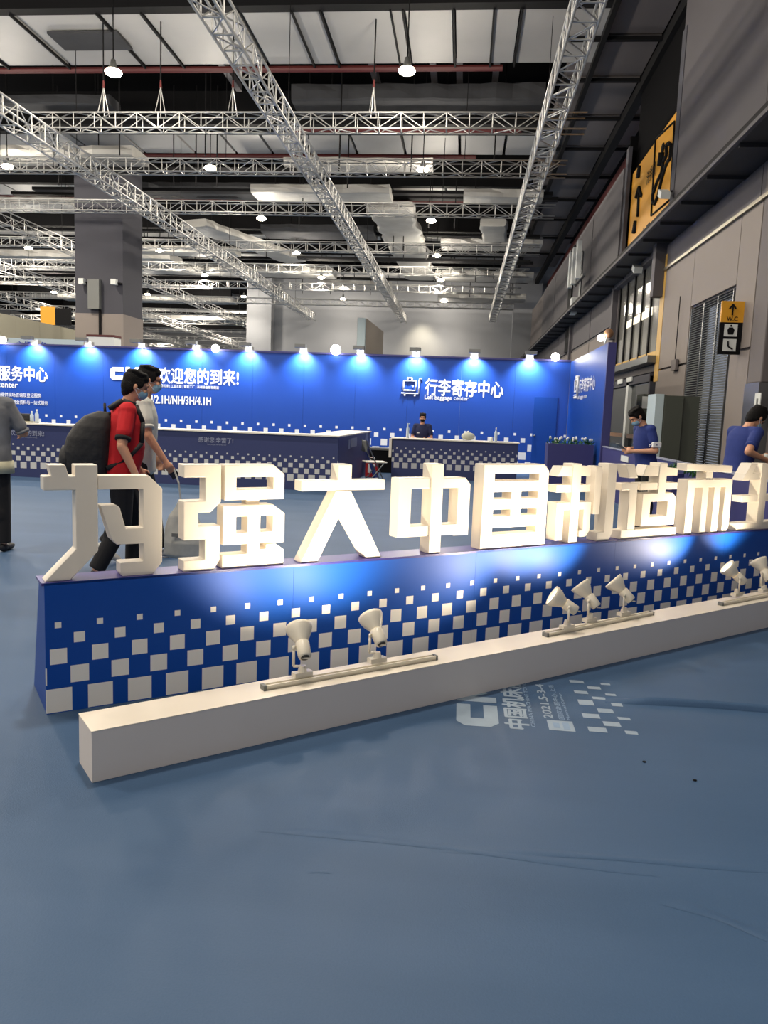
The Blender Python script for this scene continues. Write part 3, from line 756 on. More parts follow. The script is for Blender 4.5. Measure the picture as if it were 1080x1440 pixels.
for (px, py, Y, l) in ((3, 478, 21.2, 'bare lit spot bulb on the booth wall at the left edge'), (303, 490, 21.2, 'bare lit spot bulb above the welcome lettering'), (472, 492, 21.2, 'brightest bare spot bulb above the middle of the booth wall'), (781, 502, 21.2, 'bare lit spot bulb at the booth corner, left of the return panel')):
    p = aty(px, py, Y); t = thing('spot_bulb', (p[0], Y, p[2]), l, 'lamp', 'bare spot bulbs facing the hall')
    part('bulb', G().ell((0, 0, 0), .14 if px == 472 else .11, 14), M['led'], t, True); part('holder', G().tube((0, .05, .0), (0, .22, .04), .05, .05), M['greybox'], t)  # ball made larger than the bulb to hold its glare
    part('stalk', G().tube((0, .16, 0), (0, .16, 3.05 - p[2] if p[2] < 3.05 else -(p[2] - 3.05)), .015), M['wood'], t)
    lamp('spot_bulb_light', 'POINT', (p[0], Y - .2, p[2]), 12, (1, .97, .9), .08)
p = atx(848, 475, 2.8); t = thing('spot_bulb', p, 'bare lit spot bulb with round shade at the near end of the return panel', 'lamp', 'bare spot bulbs facing the hall')
part('bulb', G().ell((-.04, 0, 0), .075, 12), M['led'], t, True); part('shade', G().ell((.12, .05, .1), (.10, .10, .10), 12), M['wood'], t, True); part('stalk', G().tube((.08, .02, .02), (.04, .02, -.12), .015), M['greybox'], t)
lamp('spot_bulb_light', 'SPOT', (p[0] - .1, p[1] + .1, p[2]), 45, (.95, .98, 1), .05, (2.8, 18.0, 2.7), 70, .9)

# left counter
lc = thing('service_counter', (-6.0, 14.0, 0), 'long dark blue service counter with printed squares left of the folding chair', 'counter')
part('front_panel', G().box(-5.5, -.33, 0, 3.8, -.25, .985), M['counter'], lc)
part('end_panel', G().box(3.72, -.24, 0, 3.8, 4.5, .985), M['deskblue'], lc)
part('worktop', G().box(-5.5, -.36, .985, 3.83, .35, 1.01).box(3.2, .35, .985, 3.83, 4.5, 1.01), M['white'], lc)
def ctext(body, x0, y0, x1, y1, bold=.01):
    Y = 13.66; a = aty(x0, y1, Y); b = aty(x1, y0, Y); c = aty(x0, y0, Y)
    lettering('lettering', body, (a[0], Y, a[2]), (1, 0, 0), (0, 0, 1), b[0] - a[0], c[2] - a[2], M['printgrey'], lc, bold)
ctext('感谢您,辛苦了!', 279, 614, 328, 622); ctext('Thank you, you have worked hard', 291, 624, 318, 626, 0)
ctext('欢迎您的到来!', 14, 604, 62, 612); ctext('Welcome to your arrival', 26, 614, 52, 615.5, 0)
a = atx(498, 625, -2.19); b = atx(509, 613, -2.19)
for i, (u, v) in enumerate(((0, 0), (.3, .02), (2.6, .08))):
    part('white_print', G().box(3.802, .9 + u, .72 + v, 3.808, .9 + u + (.22, .9, .5)[i], .9 + v), M['printgrey'], lc)
# right counter
rc = thing('baggage_counter', (-.15, 17.7, 0), 'dark blue baggage counter with printed squares below the baggage sign', 'counter')
part('front_panel', G().box(-1.43, -.1, 0, 1.42, -.02, .875), M['counter2'], rc)
part('worktop', G().box(-1.46, -.13, .875, 1.45, .55, .90), M['white'], rc)
part('end_panel', G().box(-1.43, -.02, 0, -1.35, .5, .875), M['deskblue'], rc); part('end_panel', G().box(1.34, -.02, 0, 1.42, .5, .875), M['deskblue'], rc)
part('cloth_corner', G().box(-1.50, -.14, .45, -1.44, .1, .88), M['white'], rc)
# planter desk and side partition
pd = thing('reception_planter', (2.35, 16.5, 0), 'dark blue planter counter with flowers left of the blue side partition', 'counter')
part('front', G().box(-.55, -.15, 0, .38, -.08, .95), M['deskblue'], pd); part('side', G().box(-.55, -.08, 0, -.49, .4, .95), M['deskblue'], pd); part('back', G().box(-.49, .33, 0, .38, .4, .95), M['deskblue'], pd)
part('soil_tray', G().box(-.49, -.08, .80, .38, .33, .88), M['black'], pd)
sp_ = thing('side_partition', (2.84, 11.0, 0), 'low blue side partition running from the booth towards the camera on the right', 'partition')
for k in range(5): part('panel', G().box(-.03, -3.92 + k * 1.74, 0, .03, -2.182 + k * 1.74, .94), M['deskblue'], sp_)
part('cap_rail', G().box(-.04, -3.92, .94, .04, 4.78, .96), M['printgrey'], sp_)
p = atx(878, 645, 2.80); part('notice', G().box(-.045, p[1] - 11 - .32, p[2] - .05, -.035, p[1] - 11 + .28, p[2] + .05), M['paper'], sp_)
def plant(x, y, z, label, n=26, s=1., flowers=True, seed=1):
    rr = random.Random(seed); t = thing('flowering_plant' if flowers else 'leafy_plant', (x, y, z), label, 'plant', 'plants along the blue partition')
    lf = G().add([(0, 0, 0), (.05, -.018, .03), (.13, 0, .045), (.05, .018, .03), (.05, 0, .04)], [(0, 1, 4), (1, 2, 4), (2, 3, 4), (3, 0, 4)]).mesh('leaf', M['leaf'])
    part('stem', G().tube((0, 0, 0), (0, 0, .12 * s), .01), M['leaf'], t)
    for i in range(n):
        o = link('leaf', lf, t); o.location = (rr.uniform(-.13, .13) * s, rr.uniform(-.1, .1) * s, rr.uniform(0, .1) * s); o.rotation_euler = (rr.uniform(-.5, .5), rr.uniform(-1.2, .2), rr.uniform(0, 6.28)); o.scale = (s,) * 3
    if flowers:
        for i in range(5):
            x_, y_ = rr.uniform(-.12, .12) * s, rr.uniform(-.1, .1) * s
            f = part('flower', G().ell((x_, y_, .15 * s + rr.uniform(0, .06)), (.025, .025, .03), 8), M['flower'], t)
    return t
for i, (dx, l) in enumerate(((-.42, 'leftmost'), (-.18, 'second from left'), (.06, 'third from left'), (.28, 'rightmost'))):
    plant(2.35 + dx, 16.62, .88, 'white-flowering plant in the blue planter counter, ' + l, 24, 1.0, True, i)
for i, (px, py, Yp, l) in enumerate(((946, 664, 9.2, 'green plant in a blue pot stand beside the partition, farther one'), (974, 672, 8.3, 'green plant in a blue pot stand beside the partition, nearer one'))):
    p = aty(px, py, Yp); t = thing('plant_stand', (p[0], Yp, 0), 'round blue pot stand under the %s green plant by the partition' % ('farther' if i == 0 else 'nearer'), 'stand')
    part('stand', G().tube((0, 0, 0), (0, 0, p[2] - .01), .10, .13, 14), M['deskblue'], t)
    plant(p[0], Yp, p[2], l, 34, .62, False, 10 + i)

# things on and by the counters
def bottle(x, y, z, label, h=.24, m='bottle', pump=False):
    t = thing('pump_bottle' if pump else 'water_bottle', (x, y, z), label, 'bottle', None)
    part('body', G().lathe((0, 0, 0), (0, 0, 1), [(0, 0), (0, .035), (h * .65, .035), (h * .8, .014), (h * .88, .014)], 12), M[m], t, True)
    part('cap', G().tube((0, 0, h * .87), (0, 0, h), .015), M['print'] if not pump else M['cabside'], t)
    if pump: part('nozzle', G().tube((0, 0, h * .97), (.05, 0, h * .97), .008), M['cabside'], t)
p = aty(573, 616, 17.8); bottle(p[0], 17.8, .90, 'pump bottle on the left part of the baggage counter', .34, pump=True)
p = aty(697, 618, 17.8); bottle(p[0], 17.8, .90, 'tall water bottle on the right part of the baggage counter', .32)
p = aty(691, 618, 17.75); t = thing('paper_cup', (p[0], 17.75, .90), 'white paper cup left of the tall water bottle', 'cup')
part('cup', G().lathe((0, 0, 0), (0, 0, 1), [(0, 0), (0, .03), (.09, .04), (.09, .035), (.01, .028)], 12), M['paper'], t, True)
p = aty(658, 618, 17.8); t = thing('cap', (p[0], 17.8, .90), 'cream cloth cap lying on the baggage counter', 'hat')
fuse('crown', G().ell((0, 0, .095), (.16, .12, .092), 14), M['cap'], t, .01); part('button', G().ell((0, 0, .19), .03, 8), M['print'], t)
for i, (px, l, hh) in enumerate(((47, 'left clear bottle of the pair on the service counter', .22), (54, 'right clear bottle of the pair on the service counter', .26))):
    p = aty(px, 598, 14.0); bottle(p[0], 13.95, 1.01, l, hh)
p = aty(35, 598, 14.0); t = thing('handbag', (p[0], 14.0, 1.01), 'black handbag on a cream folder at the left end of the service counter', 'bag')
part('body', G().box(-.16, -.08, .03, .16, .08, .17), M['pack'], t, bevel=.04); part('folder', G().box(-.2, -.12, 0, .2, .1, .03), M['cream'], t)
# folding chair
p = atz(503, 668, 0)
ch = thing('folding_chair', (-1.75, 15.6, 0), 'white-seated folding chair by the end of the service counter', 'chair', rz=R(20))
part('seat', G().box(-.22, -.2, .44, .22, .2, .47), M['white'], ch, bevel=.01); part('backrest', G().box(-.24, -.18, .66, -.20, .18, .88), M['greybox'], ch, bevel=.01)
for s in (-1, 1):
    part('leg', G().tube((-.24, s * .2, .90), (.2, s * .2, 0), .012), M['steel'], ch); part('leg', G().tube((.16, s * .2, .45), (-.2, s * .2, 0), .012), M['steel'], ch)
# bags and crate near the baggage counter
t = thing('storage_crate', (-1.95, 19.0, 0), 'black storage crate left of the baggage counter', 'crate')
part('body', G().box(-.34, -.25, 0, .34, .25, .55), M['black'], t, bevel=.02); part('lid', G().box(-.36, -.27, .55, .36, .27, .60), M['greybox'], t)
t = thing('shopping_bag', (-2.0, 17.35, 0), 'small red and white shopping bag in front of the black crate', 'bag')
part('body', G().box(-.14, -.1, 0, .14, .1, .34), M['lanred'], t, bevel=.01); part('white_panel', G().box(-.08, -.105, .1, .08, -.1, .3), M['print'], t)
stroke(t, [(-.07, 0, .34), (-.05, 0, .44), (.05, 0, .44), (.07, 0, .34)], .008, 'print', 'handle')
t = thing('umbrella', (-1.93, 16.6, 0), 'folded blue umbrella leaning behind the folding chair', 'umbrella')
part('canopy', G().tube((.1, 0, .05), (-.12, .05, .62), .05, .02), M['navy'], t); part('handle', G().tube((-.12, .05, .62), (-.16, .06, .78), .012), M['lanred'], t)
# cabinets by the right wall
t = thing('metal_cabinet', (3.95, 15.9, 0), 'tall olive grey cabinet with pale side in front of the louvres', 'cabinet')
p = aty(930, 555, 14.4); hc = p[2]; q = p[0]
t.location = (q, 14.4, 0)
part('side', G().box(-.16, -.3, 0, -.02, .3, hc), M['cabside'], t); part('body', G().box(-.02, -.3, 0, .32, .3, hc - .02), M['cab'], t); 
part('door', G().box(.0, -.32, .05, .31, -.3, hc - .06), M['cab'], t, bevel=.005); 
part('body', G().box(.33, -.25, 0, .60, .3, hc - .02), M['cab'], t)
t2 = thing('metal_cabinet', (aty(915, 560, 17)[0], 17.0, 0), 'olive grey cabinet with a white paper notice behind the man in blue', 'cabinet')
part('body', G().box(-.22, -.3, 0, .24, .3, 2.05), M['cab'], t2); part('notice', G().box(-.24, -.31, 1.75, -.06, -.3, 2.0), M['paper'], t2); part('door', G().box(-.2, -.315, .05, .22, -.3, 1.7), M['cab'], t2, bevel=.004)

# ================================================================== LETTER PLATFORM
ANG = R(37.0)
P0 = Vector((-1.833, 3.213, 0)); 
PT = .612
pf = thing('letter_platform', P0, 'long blue platform printed with white squares that carries the big letters', 'platform', rz=ANG)
UE = 6.6
g = G()   # wedge section: narrow ledge on top, wider foot behind
prof = [(0, 0), (0, PT - .012), (.16, PT - .012), (.42, 0)]
vs_ = [(0 if p[0] < .2 else 0, p[0], p[1]) for p in prof] + [(UE, p[0], p[1]) for p in prof]
g.add(vs_, [(0, 1, 2, 3)[::-1], (4, 5, 6, 7), (1, 2, 6, 5)[::-1], (2, 3, 7, 6)[::-1], (3, 0, 4, 7)[::-1]])
part('carcass', g, M['blue'], pf)
cuts = [0, 1.22, 2.44, 3.66, 4.88, 6.10, 6.6]
for a, b in zip(cuts, cuts[1:]):
    part('front_panel', G().box(a + (.0006 if a else 0), -.012, 0, b - .0006, -.0005, PT), M['platform'], pf)
part('top_board', G().box(-.012, -.012, PT - .011, UE, .165, PT + .001), M['blue_top'], pf)
TP = Matrix.Translation(P0) @ Matrix.Rotation(ANG, 4, 'Z')
def pw(u, v, z): return TP @ Vector((u, v, z))

# ================================================================== LETTERS
B_, T_ = .615, 1.142
LET = [
 ('first', 'tall split stroke beside a hooked frame', 0, [
  ([(.028,T_),(.099,T_),(.113,1.091),(.14,1.091),(.14,T_),(.237,T_),(.237,.742),(.113,B_),(.004,B_),(.14,.757),(.14,1.028),(.006,1.028),(.006,1.091),(.041,1.091)],[],0),
  ([(.237,1.091),(.469,1.091),(.534,1.028),(.534,.668),(.489,.618),(.344,.616),(.336,.63),(.336,.678),(.444,.678),(.444,.765),(.322,.765),(.296,.793),(.25,.953),(.322,.953),(.336,.941),(.363,.839),(.444,.839),(.444,1.028),(.237,1.028)],[],.006)]),
 ('second', 'two dense halves', .636, [
  ([(.636,T_),(.824,T_),(.824,.955),(.772,.905),(.709,.905),(.709,.838),(.82,.838),(.82,.662),(.79,B_),(.636,B_),(.636,.668),(.743,.668),(.743,.769),(.636,.769),(.636,.962),(.743,.962),(.743,1.079),(.636,1.079)],[],0),
  ([(.843,T_),(1.105,T_),(1.168,1.092),(1.168,.962),(.843,.962)],[[(.906,1.079),(1.106,1.079),(1.106,1.017),(.906,1.017)]],.003),
  ([(.967,.966),(1.037,.966),(1.037,.932),(.967,.932)],[],.02),
  ([(.835,.936),(1.105,.936),(1.172,.888),(1.172,.734),(.835,.734)],[[(.906,.878),(.967,.878),(.967,.795),(.906,.795)],[(1.037,.878),(1.106,.878),(1.106,.795),(1.037,.795)]],0),
  ([(.835,.683),(.967,.683),(.967,.738),(1.037,.738),(1.037,.704),(1.072,.704),(1.072,.727),(1.126,.727),(1.172,.695),(1.172,B_),(.835,B_)],[],.004)]),
 ('third', 'a cross bar over two spread legs', 1.27, [
  ([(1.483,T_),(1.566,T_),(1.566,1.052),(1.483,1.052)],[],0),
  ([(1.266,1.056),(1.784,1.056),(1.784,1.0),(1.266,1.0)],[],.004),
  ([(1.472,1.0),(1.564,1.0),(1.775,B_),(1.678,B_),(1.508,.879),(1.372,B_),(1.270,B_)],[],0)]),
 ('fourth', 'box pierced by one upright', 1.88, [
  ([(1.878,1.062),(2.351,1.062),(2.389,1.021),(2.389,.712),(2.28,.712),(2.27,.718),(1.878,.718)],[[(1.965,1.001),(2.296,1.001),(2.296,.782),(1.965,.782)]],.004),
  ([(2.098,T_+.003),(2.180,T_+.003),(2.180,B_),(2.098,B_)],[],-.004)]),
 ('fifth', 'a closed box with slots inside', 2.48, [
  ([(2.484,T_),(2.978,T_),(3.018,1.099),(3.018,B_+.004),(2.484,B_+.004)],[[(2.572,1.084),(2.934,1.084),(2.934,1.040),(2.572,1.040)],[(2.572,.745),(2.934,.745),(2.934,.704),(2.572,.704)],[(2.572,.970),(2.712,.970),(2.712,.926),(2.572,.926)],[(2.794,.970),(2.934,.970),(2.934,.926),(2.794,.926)],[(2.572,.860),(2.712,.860),(2.712,.818),(2.572,.818)],[(2.794,.860),(2.934,.860),(2.934,.818),(2.794,.818)]],0)]),
 ('sixth', 'crossed bars with two uprights', 3.1, [
  ([(3.135,1.127),(3.400,1.127),(3.400,1.062),(3.098,1.062)],[],.006),
  ([(3.098,1.005),(3.406,1.005),(3.406,.956),(3.098,.956)],[],.006),
  ([(3.113,.888),(3.428,.888),(3.428,.690),(3.395,.650),(3.336,.650),(3.336,.693),(3.364,.693),(3.364,.837),(3.178,.837),(3.178,.636),(3.113,.636)],[],.008),
  ([(3.229,1.145),(3.305,1.145),(3.305,B_),(3.229,B_)],[],-.002),
  ([(3.452,1.127),(3.512,1.127),(3.512,.80),(3.452,.80)],[],.01),
  ([(3.560,1.145),(3.643,1.145),(3.643,.670),(3.611,B_+.006),(3.49,B_+.006),(3.49,.676),(3.560,.676)],[],-.002)]),
 ('seventh', 'small box on a long foot', 3.71, [
  ([(3.729,1.139),(3.820,1.139),(3.862,1.044),(3.775,1.044)],[],0),
  ([(3.708,1.007),(3.870,1.007),(3.870,.665),(3.790,.665),(3.790,.959),(3.708,.959)],[],.004),
  ([(3.729,.676),(4.318,.676),(4.318,B_+.006),(3.729,B_+.006)],[],0),
  ([(3.953,1.135),(4.289,1.110),(4.289,1.057),(3.919,1.057)],[],.006),
  ([(4.085,1.150),(4.165,1.150),(4.165,.930),(4.085,.930)],[],0),
  ([(3.898,1.007),(4.300,1.007),(4.300,.957),(3.898,.957)],[],.006),
  ([(3.925,.933),(4.248,.933),(4.289,.895),(4.289,.697),(3.925,.697)],[[(4.015,.872),(4.199,.872),(4.199,.764),(4.015,.764)]],0)]),
 ('eighth', 'top bar above four downstrokes', 4.41, [
  ([(4.385,1.145),(4.930,1.128),(4.930,1.075),(4.385,1.092)],[],.004),
  ([(4.620,1.10),(4.700,1.10),(4.700,1.014),(4.620,1.014)],[],.006),
  ([(4.411,1.026),(4.942,1.026),(4.942,.655),(4.915,B_+.008),(4.860,B_+.008),(4.860,.965),(4.800,.965),(4.800,B_+.008),(4.725,B_+.008),(4.725,.965),(4.655,.965),(4.655,B_+.008),(4.585,B_+.008),(4.585,.965),(4.495,.965),(4.495,B_+.008),(4.411,B_+.008)],[],0)]),
 ('ninth', 'three level bars, cut by picture edge', 5.05, [
  ([(5.16,1.146),(5.245,1.146),(5.15,1.01),(5.06,1.01)],[],0),
  ([(5.10,1.068),(5.60,1.068),(5.60,1.015),(5.075,1.015)],[],.006),
  ([(5.300,1.146),(5.390,1.146),(5.390,.66),(5.300,.66)],[],-.002),
  ([(5.085,.890),(5.58,.890),(5.58,.838),(5.085,.838)],[],.006),
  ([(5.045,.672),(5.62,.672),(5.62,B_+.006),(5.045,B_+.006)],[],0)]),
]
TH = .095
GLT = 'big white letters on the blue platform'
for nm, desc, u0, polys in LET:
    base = pw(u0, 0, PT + .001)
    t = thing('letter', base, '%s big white letter from the left: %s' % (nm, desc), 'letter', GLT, rz=ANG)
    zmin = min(p[1] for o, _, _ in polys for p in o)
    for o, hs, rec in polys:
        f = lambda L_: [(p[0] - u0, p[1] - PT - .001 - (B_ - PT - .0015 if p[1] <= B_ + .009 else 0) * (0)) for p in L_]
        o2 = [(p[0], 0.0005 if p[1] + PT + .001 <= B_ + .012 else p[1]) for p in f(o)]
        part('stroke', G().prism(o2, [f(h) for h in hs], .010 + rec, .010 + TH), M['letter'], t, bevel=.004)

# ================================================================== LAMP PLINTH, TRACKS, LAMPS
A2 = R(40.2); n2 = Vector((-math.sin(A2), math.cos(A2), 0)); u2 = Vector((math.cos(A2), math.sin(A2), 0))
b0 = Vector(atz(130, 1102)); b0 = b0 - n2 * (n2.dot(b0) - 2.86); b0.z = 0
bx = thing('lamp_plinth', b0, 'low white plinth box standing on the carpet in front of the blue platform', 'plinth', rz=A2)
part('body', G().box(0, 0, 0, 6.6, .20, .200), M['boxwhite'], bx, bevel=.0015)
part('top_board', G().box(-.001, -.001, .2, 6.6, .201, .203), M['letter'], bx)
BT = Matrix.Translation(b0) @ Matrix.Rotation(A2, 4, 'Z'); BI = BT.inverted()
GT = 'lighting tracks on the plinth'
for (pa, pb, l) in (((372, 966), (610, 924), 'short aluminium lighting track on the plinth carrying two lamps, left one'), ((768, 892), (915, 862), 'aluminium lighting track on the plinth carrying three lamps'), ((1014, 849), (1180, 818), 'lighting track on the plinth at the right edge of the picture')):
    a, b = Vector(atz(*pa, .215)), Vector(atz(*pb, .215)); a.z = b.z = .2035
    rz = math.atan2(b.y - a.y, b.x - a.x); Lk = (b - a).length
    t = thing('lighting_track', a, l, 'track', GT, rz=rz)
    part('rail', G().box(0, -.018, 0, Lk, -.010, .022).box(0, .010, 0, Lk, .018, .022).box(0, -.018, 0, Lk, .018, .010), M['lampwhite'], t)
    part('end_cap', G().box(-.012, -.019, 0, .004, .019, .023), M['greybox'], t); part('end_cap', G().box(Lk, -.019, 0, Lk + .012, .019, .023), M['greybox'], t)

WARM2 = (1, .84, .62)
def track_lamp(base_px, neck, mouth_dir, target, label, energy=120, spot=42, lit=True):
    b = Vector(atz(*base_px, .225)); b.z = .2262
    t = thing('track_lamp', b, label, 'lamp', 'white clip lamps on the tracks', rz=0)
    az = math.atan2(mouth_dir[1], mouth_dir[0])
    part('adapter', G().box(-.045, -.02, 0, .045, .02, .022, Matrix.Rotation(R(39), 4, 'Z')).tube((0, 0, .022), (0, 0, .05), .022, .016, 12), M['lampwhite'], t)
    d = Vector(mouth_dir).normalized(); side = Vector((0, 0, 1)).cross(d).normalized()
    pivot = Vector((0, 0, .135)); s = side * .042
    part('bracket', G().box(-.006, -.009, -.009, .006, .009, .009, Matrix.Translation(pivot + s)).path([(0, 0, .045), tuple(Vector((0, 0, .05)) + s), tuple(pivot + s)], .0065, 8), M['lampwhite'], t, True)
    back = pivot - d * .055
    h = part('socket_housing', G().lathe(back, d, [(0, 0), (0, .026), (.004, .030), (.075, .033), (.08, .030)], 20), M['lampwhite'], t, True)
    part('socket_end', G().lathe(back - d * .002, d, [(-.001, 0), (-.001, .020), (.002, .020)], 14), M['socket'], h, True)
    part('cross_bar', G().box(-.02, -.003, -.003, .02, .003, .003, Matrix.Translation(back - d * .004)), M['lampwhite'], h)
    r_ = part('reflector_bulb', G().lathe(back + d * .078, d, [(0, .026), (.01, .030), (.05, .052), (.075, .061), (.09, .062), (.09, .056), (.06, .044)], 24), M['lampwhite'], t, True)
    if lit:
        part('lit_face', G().lathe(back + d * .150, d, [(0, .052), (.006, .030), (.008, 0)], 20), M['parface'], r_)
    mp = b + back + d * .185
    if energy: lamp('track_lamp_light', 'SPOT', mp, energy, WARM2, .03, target, spot, 1.0)
def tgt(u, z): return pw(u, .01, z)
def lamp_to(base_px, u, z, label, energy=120, spot=42, aim=None):
    b = Vector(atz(*base_px, .225)) + Vector((0, 0, .13)); T = tgt(u, z)
    track_lamp(base_px, None, (T - b) if aim is None else aim, T, label, energy, spot)
lamp_to((425, 951), 1.12, .84, 'white track lamp, leftmost on the plinth, tilted up at the letters', 58, 118)
lamp_to((530, 931), 1.45, .82, 'white track lamp second from left, tilted up at the letters', 58, 118)
lamp_to((797, 884), 2.05, .85, 'white track lamp, left one of the group of three', 62, 116)
lamp_to((829, 874), 2.75, .90, 'white track lamp, middle one of the group of three', 62, 116)
lamp_to((877, 865), 3.0, .85, 'white track lamp, right one of the group of three', 55, 116)
lamp_to((1036, 838), 4.1, .84, 'white track lamp second from the right edge of the picture', 66, 112)
b_ = Vector(atz(1076, 832, .225))
lamp_to((1074, 832), 4.88, .84, 'white track lamp at the right edge of the picture', 48, 112)

# ================================================================== FLOOR PRINT
fp = thing('floor_print', (.04, 3.47, .0006), 'faded white printed sticker of lettering and squares on the blue carpet', 'floor sticker')
pale = mat('worn_white_print', (136, 152, 168), .8, noise=.12, nscale=14)
faint = mat('faint_worn_print', (120, 142, 168), .8, noise=.15, nscale=20)
def fl(o, m, name):   # (a along reading direction +Y, b line position towards +X) -> tops point to -X
    g = G(); g.add([(b, a, .0004) for a, b in o], [tuple(range(len(o)))])
    me = g.mesh(name, m); ob = link(name, me, fp); return ob
def flpoly(o, m, name):
    tr = tessellate_polygon([[Vector((p[0], p[1], 0)) for p in o]])
    g = G(); g.add([(b, a, .0004) for a, b in o], [tuple(t) for t in tr]); me = g.mesh(name, m); link(name, me, fp)
flpoly([(p * .27 - .02, .20 - q * .20) for p, q in CPOLY], pale, 'logo_letter')
flpoly([(.29 + p * .26, .20 - q * .20) for p, q in MPOLY], pale, 'logo_letter')
flpoly([(.58 + p * .2, .20 - q * .20) for p, q in EPOLY], pale, 'logo_letter')
def fltext(body, a0, a1, b0_, b1, m, bold=.01):
    P, fs = thick_text(body, bold); mn, mx = P.min(0), P.max(0)
    g = G(); g.add([(b1 - (p[1] - mn[1]) / (mx[1] - mn[1]) * (b1 - b0_), a0 + (p[0] - mn[0]) / (mx[0] - mn[0]) * (a1 - a0), .0004 + p[2] * .2) for p in P], fs)
    link('lettering', g.mesh('lettering', m), fp)
fltext('中国机床展', -.02, .66, .225, .345, pale, .03)
fltext('CHINA MACHINE TOOL', .02, .62, .35, .37, faint)
fltext('2021.5-3-4', .14, .62, .42, .465, pale, .02)
fltext('国家会展中心 上海', .14, .62, .49, .52, faint); fltext('National Center', .14, .5, .53, .545, faint)
part('blank_label', G().box(.43, .0, .0002, .55, .12, .0006), pale, fp)
part('label_print', G().box(.455, .03, .0006, .485, .09, .0009).box(.50, .02, .0006, .53, .10, .0009), faint, fp)
for quad in (((285,328,345,347),(305,370,360,390),(322,405,382,437),(340,462,405,487),(365,517,432,542)),
             ((357,353,412,372),(378,396,430,412),(400,442,460,466),(425,495,487,520)),
             ((410,341,450,354),(430,383,472,397),(455,420,497,440),(482,478,528,493),(512,533,556,550))):
    for x0, y0, x1, y1 in quad:
        c = atz(700 + (x0 + x1) / 2 / 2.842, 840 + (y0 + y1) / 2 / 2.842); w_, h_ = (x1 - x0) / 2.842 / 400, (y1 - y0) / 2.842 / 170 * .85
        lx_, ly_ = c[0] - .04, c[1] - 3.47
        part('square', G().box(lx_ - w_ * .72, ly_ - h_ * .62, .0002, lx_ + w_ * .72, ly_ + h_ * .62, .0006), pale, fp)

